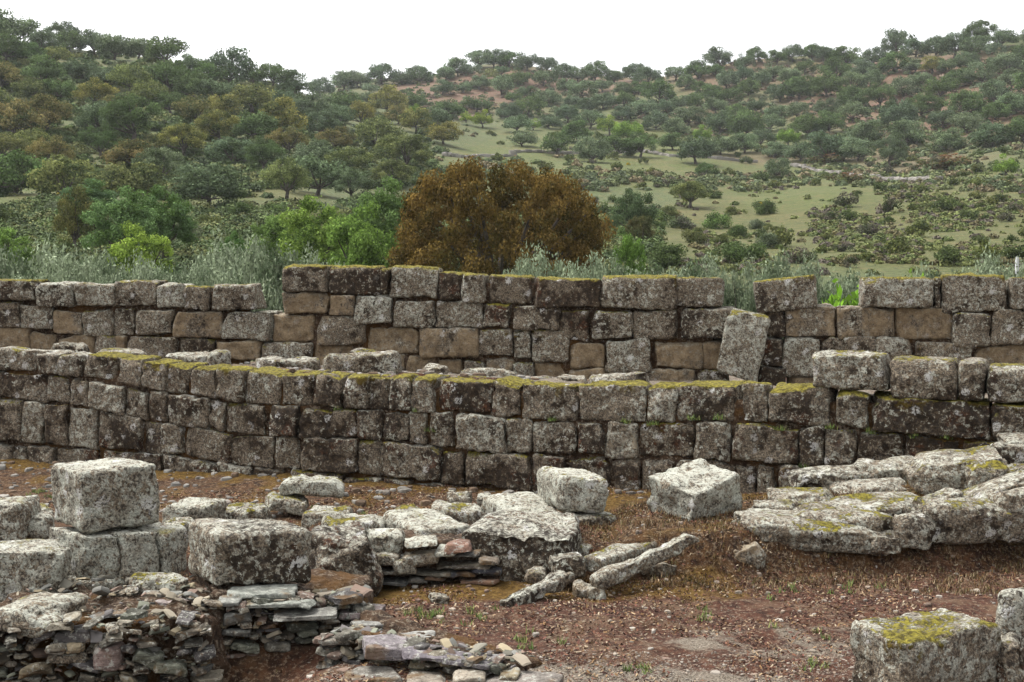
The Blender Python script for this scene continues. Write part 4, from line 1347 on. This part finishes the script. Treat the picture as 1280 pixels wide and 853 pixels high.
KW = {'d': 'dark green', 'o': 'olive green', 'g': 'grey-green', 'b': 'brown-tinged', 'f': 'bluish green', 'y': 'yellow-tinged'}
placed = []
noak = 0


def oak_at(cx, cy, wpx, kind, label=None, group=None, bank=OAKS, ratio=.36, hz=1.0, name='holm_oak'):
    """tree whose crown is centred at picture cx, cy and wpx wide, standing on the hillside"""
    global noak
    p = hit(cx, cy + wpx * ratio)
    if p is None:
        for dy in range(2, 40, 2):
            p = hit(cx, cy + wpx * ratio + dy)
            if p is not None: break
    if p is None:
        return None
    s = wpx * p[1] / F / 2 / 1.05
    m = bank[random.randrange(len(bank))]
    noak += 1
    placed.append((cx, cy, wpx))
    p[2] -= .05 * s
    return place_tree(name, m, p, s, jit(TINTS[kind]), label, 'tree', group, hz)


named = [
    (165, 150, 86, 'd', 'big dark green oak with thick bare trunk on the left hillside', 1.05, 0),
    (200, 203, 72, 'g', 'grey-green umbrella-shaped oak low on the left hillside', .9, 0),
    (66, 190, 64, 'b', 'brownish oak with a bent trunk at the lower left hillside', .95, 0),
    (125, 180, 56, 'd', 'pale trunked green oak between the brownish and the grey-green ones', 1.1, 0),
    (60, 142, 76, 'b', 'wide brown-olive oak above the brownish bent one', .95, 0),
    (228, 170, 74, 'y', 'yellow-brown oak left of its yellow-green neighbour', .8, 0),
    (272, 157, 66, 'y', 'yellow-green crowned oak right of the big dark green oak', .95, 0),
    (330, 196, 56, 'd', 'dark green oak left of a pair of brown-olive oaks', 1.1, 0),
    (358, 226, 72, 'o', 'olive oak standing alone above the bright green trees', 1.05, 0),
    (360, 172, 64, 'b', 'left one of the two brown-olive oaks in mid hillside', .8, 0),
    (420, 171, 60, 'b', 'right one of the two brown-olive oaks in mid hillside', .8, 0),
    (436, 198, 76, 'o', 'broad olive oak below the two brown-olive oaks', .8, 0),
    (502, 185, 86, 'o', 'broad grey-olive oak at the right end of the left wood', .8, 0),
    (492, 213, 70, 'o', 'olive oak just above the rust-brown tree', .8, 0),
    (442, 230, 60, 'g', 'grey-green oak between olive oak and bright green trees', 1.0, 0),
    (120, 112, 62, 'y', 'tan-topped oak with greyish branches on the left hillside', .8, 0),
    (972, 210, 38, 'g', 'lone round oak with a dark trunk in the right meadow', 1.1, 0),
    (1113, 192, 50, 'f', 'dark rounded oak in the middle of the right slope', 1.15, 0),
    (1165, 80, 34, 'y', 'single orange-tinged oak high on the right hill', .9, 0),
    (883, 210, 30, 'd', 'small dark oak at the top of the meadow scrub', .9, 0),
    (862, 238, 62, 'o', 'low olive oak amid the meadow scrub', .8, 0),
    (1225, 30, 48, 'd', 'tall oak standing out on the right skyline', 1.0, 0),
    (1099, 120, 46, 'd', 'oak with flat crown on the bare red slope of the right hill', 1.0, 0),
    (1155, 128, 60, 'd', 'dense oak cluster below the flat-crowned one on the right hill', .8, 0),
    (1265, 128, 44, 'g', 'pale green oak at the right edge halfway up', 1.0, 0),
    (800, 180, 50, 'd', 'dark oak beside the bright green trees in the valley', .9, 0),
    (258, 78, 28, 'd', 'lonely oak on the descending left skyline', .9, 0),
    (78, 38, 52, 'f', 'broad dark oak on the left skyline', .9, 0),
]
for cx, cy, w, kd, lab, hz, _ in named:
    oak_at(cx, cy, w, kd, lab, None, OAKN if w > 44 else OAKS, hz=hz)
leafy = [
    (520, 137, 24, 'v', 'small rounded bright green tree in the valley centre', 1.0),
    (583, 145, 20, 'l', 'left light green tree of the pair in the valley', 1.0),
    (604, 145, 30, 'l', 'right light green tree of the pair in the valley', .9),
    (762, 152, 36, 'l', 'yellow-green tree in the right part of the valley', .9),
    (786, 157, 44, 'v', 'wide bright green tree beside the yellow-green one', .9),
    (878, 166, 28, 'v', 'bright green tree at the foot of the right hill', 1.0),
    (986, 168, 34, 'v', 'vivid green round tree below the right hill', 1.0),
    (1256, 205, 34, 'v', 'bright green tree near the right edge', 1.0),
    (667, 152, 22, 'v', 'small green tree at the left of the valley scrub', .8),
]
for cx, cy, w, kd, lab, hz in leafy:
    oak_at(cx, cy, w, kd, lab, None, GREENH, ratio=.5, hz=hz, name='leafy_tree')

# oaks along the crests, their crowns breaking the skyline
cxs = -16.0
while cxs < 1300:
    ys_ = np.arange(0, 200, 1.0)
    top = next((y for y in ys_ if (lambda q: q is not None and q[1] < 560)(hit(cxs, y))), None)
    if top is not None:
        hill = 'left' if cxs < 345 else ('far' if cxs < 800 else 'right')
        p = hit(cxs, top + random.uniform(4, 9))
        w = random.uniform(7.5, 12.) / p[1] * F
        kd = random.choice('dfgf')
        oak_at(cxs, top + random.uniform(4, 11) - w * .36, w, kd, KW[kd] + ' oak whose crown breaks the skyline of the %s hill' % hill, 'oaks on the skyline of the %s hill' % hill, hz=random.uniform(.8, 1.05))
        cxs += w * random.uniform(.42, .9)
    else:
        cxs += 20

# the rest of the wood: pictured spots drawn by region, each tree standing on the slope
regions = [  # x0, x1, y0, y1, spacing, width range, kinds, place words
    (-30, 560, 0, 262, .52, 'dddoogbfyg', 'wooded left hillside'),
    (340, 830, 60, 165, .66, 'ffggdd', 'far hill in the centre'),
    (640, 1310, 20, 205, .58, 'ddfggd', 'right hill')]
for (x0, x1, y0, y1, spc, kinds, words) in regions:
    for _ in range(5200):
        if noak > 296: break
        cx, by = random.uniform(x0, x1), random.uniform(y0, y1)
        p = hit(cx, by)
        if p is None or p[1] > 545: continue
        if words.startswith('wooded') and (p[1] > 375 or by > 262 - max(0, cx - 380) * .45 and cx > 380): continue
        if words.startswith('wooded') and by > 232 and random.random() < .6: continue
        if words.startswith('far') and p[1] < 330: continue
        if words.startswith('right') and (p[1] < 225 or (cx < 800 and by > 150 and random.random() < .5)): continue
        if words.startswith('right') and cx > 1000 and 100 < by < 165 and random.random() < .55: continue
        if words.startswith('far') and 92 < by < 150 and cx > 480 and random.random() < .35: continue
        w = random.uniform(6.6, 10.6) / p[1] * F
        cy = by - w * .36
        if any(math.hypot((cx - a) / ((w + c) * .5), (cy - b) / ((w + c) * .36)) < spc for a, b, c in placed): continue
        kd = random.choice(kinds)
        oak_at(cx, cy, w, kd, KW[kd] + ' oak among the many on the ' + words, 'oaks on the ' + words, hz=random.uniform(.75, 1.05))
print('oaks', noak, flush=True)

# rust-brown oak in the middle
rsx = np.random.default_rng(3)
cl = []
for i in range(360):
    th = rsx.uniform(0, 6.28); e = math.asin(rsx.uniform(-.45, 1)); rad = rsx.uniform(.72, .93) if rsx.random() < .86 else rsx.uniform(.3, .7)
    lob = 1 + .07 * math.sin(3 * th + 1) + .05 * math.sin(5 * e + th)
    ce = abs(math.cos(e)) ** .55
    cl.append((math.cos(th) * ce * rad * lob, math.sin(th) * ce * rad * lob, .62 + (min(math.sin(e), .80 + .08 * math.sin(4 * th)) * rad * .66 * lob), rsx.uniform(.05, .085) if rsx.random() < .7 else rsx.uniform(.085, .13)))
V, Fc, lv, cv = leaf_cloud(cl, 260, .020, rsx, .85, 1.1)
rust_crown = mesh_of('rust_crown', V, Fc, RUST, False, {'leafvar': lv, 'clump': np.clip(cv + .15, 0, 1)})
fork = np.array([0, .02, .22])
paths = [[((0, 0, -.2), .085), ((.01, 0, .1), .065), (fork, .055)]]
for c in cl[::9]:
    e = np.array(c[:3]); paths.append([(fork, .035), (fork * .5 + e * .5, .02), (e, .006)])
TV, TF = tubes(paths, 6)
rust_trunk = mesh_of('rust_trunk', TV, TF, BARK)
gp = at(625, 330, 58.0); gp[2] = float(z_far(gp[:1], gp[1:2])[0])
topz = at(625, 203, 58.0)[2]
sR = 141 * 58 / F / 1.03
place_tree('rusty_oak', (rust_crown, rust_trunk), gp, sR, (.180, .118, .034), 'large rust-brown oak rising behind the rear wall', 'tree', None, (topz - gp[2]) / (1.20 * sR), rot=.4)


def crown_between(name, meshes, cx, wpx, ytop, Y, color, label, cat='tree', group=None, unit_h=None):
    if name == 'leafy_tree': wpx *= 1.28
    p = at(cx, 330, Y); p[2] = float(z_far(p[:1], p[1:2])[0]) - .1
    s = wpx * Y / F / 2 / 1.08
    zt = at(cx, ytop, Y)[2]
    unit_h = unit_h or (1.55 if name == 'holm_oak' else 2.35)
    return place_tree(name, meshes, p, s, color, label, cat, group, (zt - p[2]) / (unit_h * s))


V_, L_ = (.050, .145, .040), (.31, .42, .08)
crown_between('leafy_tree', GREEN[0], 150, 84, 238, 74, (.16, .25, .10), 'dark green leafy tree behind the lighter one at left')
crown_between('leafy_tree', GREEN[1], 205, 72, 236, 78, (.14, .22, .09), 'tall blue-green leafy tree right of its dark neighbour at left')
crown_between('leafy_tree', GREEN[2], 172, 82, 278, 64, L_, 'light green leafy tree in front of the two dark ones at left')
crown_between('holm_oak', OAKN[0], 97, 74, 234, 84, (.17, .16, .055), 'brown-green oak left of the green leafy trees')
crown_between('leafy_tree', GREEN[3], 8, 60, 284, 72, (.23, .35, .09), 'green leafy tree cut off by the left edge')
crown_between('leafy_tree', GREEN[0], 110, 70, 226, 100, (.12, .19, .09), 'pale green tree behind the brown-green oak')
crown_between('leafy_tree', GREEN[1], 395, 92, 250, 68, (.24, .34, .075), 'bright green leafy tree left of the rust-brown oak')
crown_between('leafy_tree', GREEN[2], 455, 92, 252, 62, (.20, .31, .07), 'dense green leafy tree touching the rust-brown oak')
crown_between('leafy_tree', GREEN[3], 345, 70, 268, 74, (.19, .28, .085), 'green leafy tree above the silvery bushes in the left half')
crown_between('leafy_tree', GREEN[0], 480, 70, 226, 78, (.16, .24, .085), 'green tree behind the rust-brown oak at its left')
crown_between('leafy_tree', GREEN[1], 292, 36, 292, 70, (.12, .22, .075), 'small green tree between silvery bushes and meadow')
crown_between('leafy_tree', GREEN[3], 785, 42, 292, 64, (.17, .29, .06), 'light green bush-like tree right of the rust-brown oak')
crown_between('holm_oak', OAKN[1], 792, 66, 236, 110, (.105, .155, .075), 'dark green oak right behind the rust-brown oak')
crown_between('holm_oak', OAKN[2], 800, 44, 268, 92, (.12, .105, .045), 'brownish low oak beside the light green bush')

# silvery bushes (olives and willows) behind the rear wall
OLV = []
for i in range(5):
    rsq = np.random.default_rng(200 + i)
    cl = []
    for k in range(52):
        th = rsq.uniform(0, 6.28); r_ = math.sqrt(rsq.uniform(0, 1)) * .80
        cl.append((math.cos(th) * r_, math.sin(th) * r_, .16 + .62 * math.sqrt(1 - r_ * r_) * rsq.uniform(.2, 1.05), rsq.uniform(.13, .25)))
    V, Fc, lv, cv = leaf_cloud(cl, 330, .050, rsq, .95, .8, (1.0, .42), .35)
    OLV.append((mesh_of('silvery_crown', V, Fc, OLIVE, False, {'leafvar': lv, 'clump': cv}),
                mesh_of('silvery_trunk', *tubes([[((0, 0, -.2), .05), ((0, 0, .2), .035), (np.array(cl[k][:3]), .010)] for k in range(14)], 5), BARK)))
SIL = (.31, .36, .235)
silv = [(-10, 150, 302, 34, .95), (70, 150, 306, 37, 1.0), (140, 130, 318, 35, .9), (215, 130, 316, 36, .95), (285, 140, 306, 38, .95), (335, 120, 304, 34, .85),
        (395, 100, 318, 36, .9), (255, 110, 330, 32, .9), (30, 120, 330, 31, .95), (110, 110, 334, 31, .9), (185, 110, 336, 31, .9),
        (690, 100, 316, 36, 1.0), (750, 90, 320, 35, .95), (815, 110, 318, 38, 1.0), (650, 70, 326, 34, .95), (880, 90, 326, 38, .95), (925, 80, 330, 34, .75),
        (985, 110, 318, 38, .8), (1065, 100, 324, 42, .85), (1235, 100, 322, 42, 1.0), (1150, 70, 338, 40, .9), (1290, 70, 330, 40, .95)]
adj = ['pale', 'dense', 'wispy', 'rounded']
for i, (cx, w, yt, Yv, kk) in enumerate(silv):
    side = 'left part' if cx < 450 else ('middle part' if cx < 900 else 'right part')
    c = tuple(v * kk for v in SIL)
    near = ['behind the left end of the rear wall'] if cx < 450 else ''
    crown_between('silvery_bush', OLV[i % 5], cx, w * 1.35, yt - 8, Yv, c, 'silvery grey-green bush in the %s of the row behind the rear wall' % side, 'bush', 'silvery bushes behind the rear wall', .98)
# broad-leaved sapling showing through the gap of the rear wall
fm = shrub_mesh('sapling_leaves', 9, BROAD, 16, 26, .20, .9, 1.0, (1.0, .6))
sp_ = empty('sapling', at(1050, 420, 23.6)); sp_.location.z = .9
tag(sp_, 'bright green broad-leaved sapling in the notch of the right rear wall', 'sapling')
zt = at(1050, 347, 23.6)[2] - .9
link('crown', fm, sp_, scale=(.52, .45, zt / 1.12), color=(.20, .38, .04, 1))
link('trunk', mesh_of('stem', *tubes([[((0, 0, -.2), .03), ((0, 0, .5), .02), ((.05, 0, 1.0), .008)]], 5), BARK), sp_)
sp_ = empty('sapling', at(1141, 420, 23.8)); sp_.location.z = .9
tag(sp_, 'tip of a bright green sapling peeping over the right rear wall', 'sapling')
zt = at(1141, 334, 23.8)[2] - .9
link('crown', fm, sp_, scale=(.22, .3, zt / 1.12), color=(.22, .38, .05, 1))

# low scrub on the slopes, countable ones as bushes
BUSH = [shrub_mesh('bush', 20 + i, OAK, 13, 60, .13, .8, .8) for i in range(5)]
nb_ = 0
bush_spots = []
for _ in range(6000):
    if nb_ > 230: break
    cx, by = random.uniform(560, 1300), random.uniform(168, 338)
    if cx < 850 and by > 300: continue
    p = hit(cx, by)
    if p is None or p[1] < 60: continue
    hm = random.uniform(.9, 2.3)
    w = hm * 1.6 / p[1] * F
    if any(math.hypot((cx - a), (by - b) * 1.6) < (w + c) * .36 for a, b, c in bush_spots): continue
    if any(math.hypot((cx - a) / c, (by - b) / d) < 1 for a, b, c, d in ((630, 185, 85, 15), (880, 206, 130, 12), (920, 268, 70, 26), (1010, 250, 60, 14))) and random.random() < .9: continue
    den = vnoise(np.array([[cx / 40, by / 18, 1.]]), 5)[0]
    if den < .0 and random.random() < .85: continue
    bush_spots.append((cx, by, w))
    kd = random.choice(['dark green', 'olive', 'olive', 'purplish grey'])
    c = {'dark green': (.095, .125, .045), 'olive': (.155, .17, .055), 'purplish grey': (.13, .11, .09)}[kd]
    place = 'heath slope at right' if cx > 880 else 'valley meadow'
    o = link('scrub_bush', BUSH[random.randrange(5)], None, p, (0, 0, random.uniform(0, 6)), (hm * .8, hm * .8, hm * random.uniform(.6, .9)), jit(c))
    tag(o, '%s low bush among the scrub on the %s' % (kd, place), 'bush', 'low bushes on the ' + place)
    nb_ += 1
# shrubs filling the hollow between the rear wall and the left hill
NB = [shrub_mesh('thicket_leaves', 120 + i, OAK, 22, 150, .075, .85, .95) for i in range(4)]
thick = []
for _ in range(900):
    if len(thick) >= 60: break
    cx, by = random.uniform(-30, 500) if random.random() < .75 else random.uniform(770, 960), random.uniform(268, 338)
    p = hit(cx, by)
    if p is None: continue
    rr_ = random.uniform(1.0, 2.0)
    w = rr_ * 2 / p[1] * F
    if any(math.hypot(cx - a, (by - b) * 1.5) < (w + c) * .38 for a, b, c in thick): continue
    thick.append((cx, by, w))
    kd = random.choice(['dark green', 'olive green', 'fresh green', 'grey-green'])
    c = {'dark green': (.09, .125, .045), 'olive green': (.15, .165, .06), 'fresh green': (.12, .19, .055), 'grey-green': (.15, .18, .11)}[kd]
    side = 'below the left wood' if cx < 520 else 'right of the rust-brown tree'
    o = link('thicket_bush', NB[len(thick) % 4], None, p, (0, 0, random.uniform(0, 6)), (rr_, rr_, rr_ * random.uniform(.7, 1.05)), jit(c))
    tag(o, '%s bush in the hollow %s, beyond the silvery bushes' % (kd, side), 'bush', 'bushes in the hollow ' + side)
for cx, by, w, lab in ((951, 258, 13, 'bright yellow broom bush in the right meadow'), (785, 207, 8, 'small yellow broom in the valley scrub'), (330, 268, 10, 'yellow broom at the foot of the left wood'),
                       (80, 245, 22, 'dull yellow broom beside the brown-green oak')):
    p = hit(cx, by)
    s = w * p[1] / F / 2
    tag(link('broom_bush', BUSH[1], None, p, scale=(s, s, s), color=(.55, .40, .02, 1)), lab, 'bush')
for cx, by, w, lab in ((1062, 228, 60, 'reddish brown bush by the field wall at right'), (1190, 212, 90, 'low brownish thicket on the right slope'), (1040, 205, 60, 'brown scrub bush above the field wall')):
    p = hit(cx, by); s = w * p[1] / F / 2
    tag(link('brown_bush', BUSH[2], None, p, scale=(s, s, s * .45), color=(.16, .09, .05, 1)), lab, 'bush')


def scatter_stuff(name, n, box, test, smin, smax, cols, label, per=80, leaf=.14):
    rs = np.random.default_rng(abs(hash(name)) % 1000 if False else len(name) * 7)
    Vs, T, Lv = [], [], []
    cnt = 0
    for _ in range(n * 6):
        if cnt >= n: break
        cx, by = rs.uniform(box[0], box[1]), rs.uniform(box[2], box[3])
        if not test(cx, by): continue
        p = hit(cx, by)
        if p is None or p[1] > 560: continue
        r_ = rs.uniform(smin, smax)
        sz = max(.045, p[1] * .00075)
        per = int(min(420, max(24, 3.2 * (r_ / sz) ** 2)))
        d = rs.normal(size=(per, 3)); d /= np.linalg.norm(d, axis=1, keepdims=True)
        d[:, 2] = np.abs(d[:, 2])
        q = p + d * np.array([r_, r_, r_ * .75]) * rs.uniform(.55, 1.05, (per, 1))
        nr = d + rs.normal(size=(per, 3)) * .5; nr /= np.linalg.norm(nr, axis=1, keepdims=True)
        ux = np.cross(nr, rs.normal(size=(per, 3))); ux /= np.linalg.norm(ux, axis=1, keepdims=True)
        uy = np.cross(nr, ux)
        s = sz * rs.uniform(.6, 1.5, (per, 1))
        Vs.append(np.stack([q - ux * s, q - uy * s, q + ux * s, q + uy * s], 1).reshape(-1, 3))
        c = np.array(cols[rs.integers(len(cols))]) * rs.uniform(.75, 1.25)
        T.append(np.repeat(c[None] * rs.uniform(.6, 1.35, (per, 1)), 4, 0))
        cnt += 1
    V = np.concatenate(Vs)
    o = link(name, mesh_of(name, V, np.arange(len(V)).reshape(-1, 4), TINT, False, {'tint': np.concatenate(T)}))
    tag(o, label, 'scrub', kind='stuff')


nzf = lambda cx, by, sd: vnoise(np.array([[cx / 45, by / 20, 2.]]), sd)[0]
clear_ = lambda x, y: any(math.hypot((x - a) / c, (y - b) / d) < 1 for a, b, c, d in ((630, 185, 85, 15), (880, 206, 130, 12), (920, 268, 70, 26), (1010, 250, 60, 14), (1080, 338, 140, 8), (830, 300, 50, 14)))
scatter_stuff('heath_scrub', 2300, (840, 1310, 215, 345), lambda x, y: (nzf(x, y, 2) > -.05 or random.random() < .12) and (not clear_(x, y) or random.random() < .08), .15, .55,
              [(.135, .155, .055), (.12, .135, .045), (.105, .088, .070), (.085, .11, .036), (.12, .105, .05)], 'low heath and lavender scrub covering the right slope')
scatter_stuff('undergrowth', 3400, (-20, 820, 60, 345), lambda x, y: (x < 560 and not (y > 236 and y < 262 and nzf(x, y, 4) > -.1)) or y > 268, .5, 1.5,
              [(.07, .10, .035), (.09, .12, .042), (.115, .125, .045), (.06, .085, .035)], 'dense green undergrowth between the oaks on the left hillside')
scatter_stuff('valley_scrub', 1300, (540, 1310, 140, 240), lambda x, y: (nzf(x, y, 6) > .0 or random.random() < .12) and not clear_(x, y), .4, 1.3,
              [(.10, .125, .05), (.13, .15, .065), (.17, .14, .08), (.095, .12, .06)], 'mixed scrub in the valley and up the right hill')
scatter_stuff('far_scrub', 900, (350, 1310, 40, 150), lambda x, y: True, .5, 1.5,
              [(.10, .125, .065), (.125, .14, .08), (.15, .11, .08)], 'low scrub between oaks on the far and right hills')
# trees past the three hundred largest: the rest of the wood on the far slopes, one mass


def wood_mass(name, n, box, test, wm, label, seed):
    rs = np.random.default_rng(seed)
    protos = []
    for i in range(4):
        me = OAKS[i][0]
        co = np.empty(len(me.vertices) * 3, np.float32); me.vertices.foreach_get('co', co)
        q = co.reshape(-1, 4, 3)
        q = q[rs.permutation(len(q))[:1100]]
        c = q.mean(1, keepdims=True)
        protos.append(c + (q - c) * 1.5)
    Vs, T, pl, cnt = [], [], list(placed), 0
    for _ in range(n * 30):
        if cnt >= n: break
        cx, by = rs.uniform(box[0], box[1]), rs.uniform(box[2], box[3])
        p = hit(cx, by)
        if p is None or p[1] > 560 or not test(cx, by, p): continue
        w = rs.uniform(*wm) / p[1] * F
        cy = by - w * .36
        if any(math.hypot((cx - a) / ((w + c) * .5), (cy - b) / ((w + c) * .36)) < .62 for a, b, c in pl): continue
        pl.append((cx, cy, w)); cnt += 1
        s = w * p[1] / F / 2.1
        a = rs.uniform(0, 6.28)
        q = protos[rs.integers(4)] * s
        q = np.stack([q[..., 0] * math.cos(a) - q[..., 1] * math.sin(a), q[..., 0] * math.sin(a) + q[..., 1] * math.cos(a), q[..., 2] * .9], -1) + p
        Vs.append(q.reshape(-1, 3))
        col = np.array(TINTS['ddffgo'[rs.integers(6)]]) * .82
        T.append(np.repeat(col[None] * rs.uniform(.6, 1.3, (len(q), 1)), 4, 0))
    V = np.concatenate(Vs)
    o = link(name, mesh_of(name, V, np.arange(len(V)).reshape(-1, 4), TINT, False, {'tint': np.concatenate(T)}))
    tag(o, label, 'wood', kind='stuff')
    print(name, cnt, flush=True)


wood_mass('distant_woods', 300, (340, 1310, 30, 172), lambda x, y, p: p[1] > 290 and not (1000 < x and 100 < y < 165 and random.random() < .7)
          and not (480 < x < 800 and 98 < y < 140 and random.random() < .45), (6.5, 9.5), 'distant oak woods filling the far and right hills between the larger trees', 4)
# ------------------------------------------------------------------ field walls and posts in the meadow


def field_wall(pts, seed, label):
    rs = np.random.default_rng(seed)
    Vs, Fs, T, nb = [], [], [], 0
    for (a, b) in zip(pts[:-1], pts[1:]):
        pa, pb = hit(*a), hit(*b)
        n = max(2, int(np.linalg.norm(pb - pa) / 1.2))
        for i in range(n):
            f = i / n
            p = pa * (1 - f) + pb * f
            p[2] = float(z_far(p[:1], p[1:2])[0])
            L = (1.4, .6, rs.uniform(.5, .85))
            q, Fc = round_box(L, .15, .35, seed + i, .03, .1)
            ang = math.atan2(pb[1] - pa[1], pb[0] - pa[0])
            c, s = math.cos(ang), math.sin(ang)
            q = np.stack([q[:, 0] * c - q[:, 1] * s, q[:, 0] * s + q[:, 1] * c, q[:, 2]], 1) + p + np.array([0, 0, .25])
            Vs.append(q); Fs.append(Fc + nb); nb += len(q)
            T.append(np.tile(np.array((.24, .22, .20)) * rs.uniform(.6, 1.2), (len(q), 1)))
    o = link('field_wall', mesh_of('field_wall', np.concatenate(Vs), np.concatenate(Fs), TINT, False, {'tint': np.concatenate(T)}))
    tag(o, label, 'wall')


field_wall([(640, 192), (700, 193), (800, 190), (840, 197), (950, 204)], 5, 'low field wall running along the top of the valley meadow')
field_wall([(990, 208), (1050, 218), (1100, 225), (1180, 226)], 6, 'low field wall crossing the right slope below the dark rounded oak')
field_wall([(555, 195), (600, 196), (650, 195)], 7, 'short field wall in the meadow left of the valley')
pp = at(1271, 345, 44); pp[2] = float(z_far(pp[:1], pp[1:2])[0])
zt = at(1271, 321, 44)[2]
po = link('fence_post', mesh_of('fence_post', *tubes([[((0, 0, -.3), .07), ((0, 0, (zt - pp[2]) * .98), .06), ((0.005, 0, zt - pp[2]), .03)]], 8), TINT,
                                attrs={'tint': np.ones((24, 3))}), None, pp, color=(.42, .42, .42, 1))
tag(po, 'thin grey post standing behind the rear wall at the right edge', 'post')

# ------------------------------------------------------------------ air
hz_on = True
if hz_on:
    x0, x1, y0, y1, z0, z1 = -330, 330, -12, 640, -6, 112
    lo = float(TZ.min())
    V = [(x, y, z) for x in (x0, x1) for y in (y0, y1) for z in (min(z0, lo - 6), z1)]
    Fq = [(0, 1, 3, 2), (4, 6, 7, 5), (0, 4, 5, 1), (2, 3, 7, 6), (0, 2, 6, 4), (1, 5, 7, 3)]
    hm_ = NT('haze_air')
    pv = hm_.n('ShaderNodeVolumePrincipled')
    pv.inputs['Color'].default_value = (.93, .97, 1.0, 1)
    pv.inputs['Density'].default_value = .00012
    pv.inputs['Anisotropy'].default_value = .1
    hm_.t.links.new(pv.outputs[0], hm_.out.inputs['Volume'])
    hz = link('haze', mesh_of('haze', V, Fq, hm_.m, False))
    tag(hz, 'thin pale haze over the valley', 'haze', kind='stuff')

# ------------------------------------------------------------------ light, sky, camera
SUN_EL, SUN_AZ = R(64), R(-62)
w = bpy.data.worlds.new('World')
S.world = w
w.use_nodes = True
nt = w.node_tree
bg = nt.nodes['Background']
sky = nt.nodes.new('ShaderNodeTexSky')
sky.sky_type = 'NISHITA'
sky.sun_disc = False
sky.sun_elevation = SUN_EL
sky.sun_rotation = SUN_AZ
sky.air_density = 1.0
sky.dust_density = 4.0
sky.ozone_density = 1.0
hs = nt.nodes.new('ShaderNodeHueSaturation')
hs.inputs['Saturation'].default_value = .12
hs.inputs['Value'].default_value = 1.15
nt.links.new(sky.outputs[0], hs.inputs['Color'])
nt.links.new(hs.outputs[0], bg.inputs['Color'])
bg.inputs['Strength'].default_value = .15

sl = bpy.data.lights.new('sun', 'SUN')
sl.energy = 1.3
sl.angle = R(22)
sl.color = (1, .97, .92)
so = bpy.data.objects.new('sun', sl)
COL.objects.link(so)
# sun_rotation is measured clockwise from +Y
dv = Vector((math.sin(SUN_AZ) * math.cos(SUN_EL), math.cos(SUN_AZ) * math.cos(SUN_EL), math.sin(SUN_EL)))
so.rotation_euler = dv.to_track_quat('Z', 'Y').to_euler()

cam = bpy.data.cameras.new('camera')
cam.sensor_width = 36
cam.lens = 36 * F / 1280
cam.clip_start = .1
cam.clip_end = 5000
co = bpy.data.objects.new('camera', cam)
COL.objects.link(co)
co.location = (0, 0, CAMZ)
co.rotation_euler = (math.pi / 2 - PITCH, 0, 0)
S.camera = co
S.view_settings.view_transform = 'Standard'
S.view_settings.look = 'None'
S.view_settings.exposure = 1.2
S.view_settings.gamma = 1
S.view_settings.use_curve_mapping = False
S.cycles.max_bounces = 5
S.cycles.diffuse_bounces = 3
S.cycles.glossy_bounces = 1
S.cycles.transmission_bounces = 2
S.cycles.volume_bounces = 2
S.cycles.transparent_max_bounces = 4
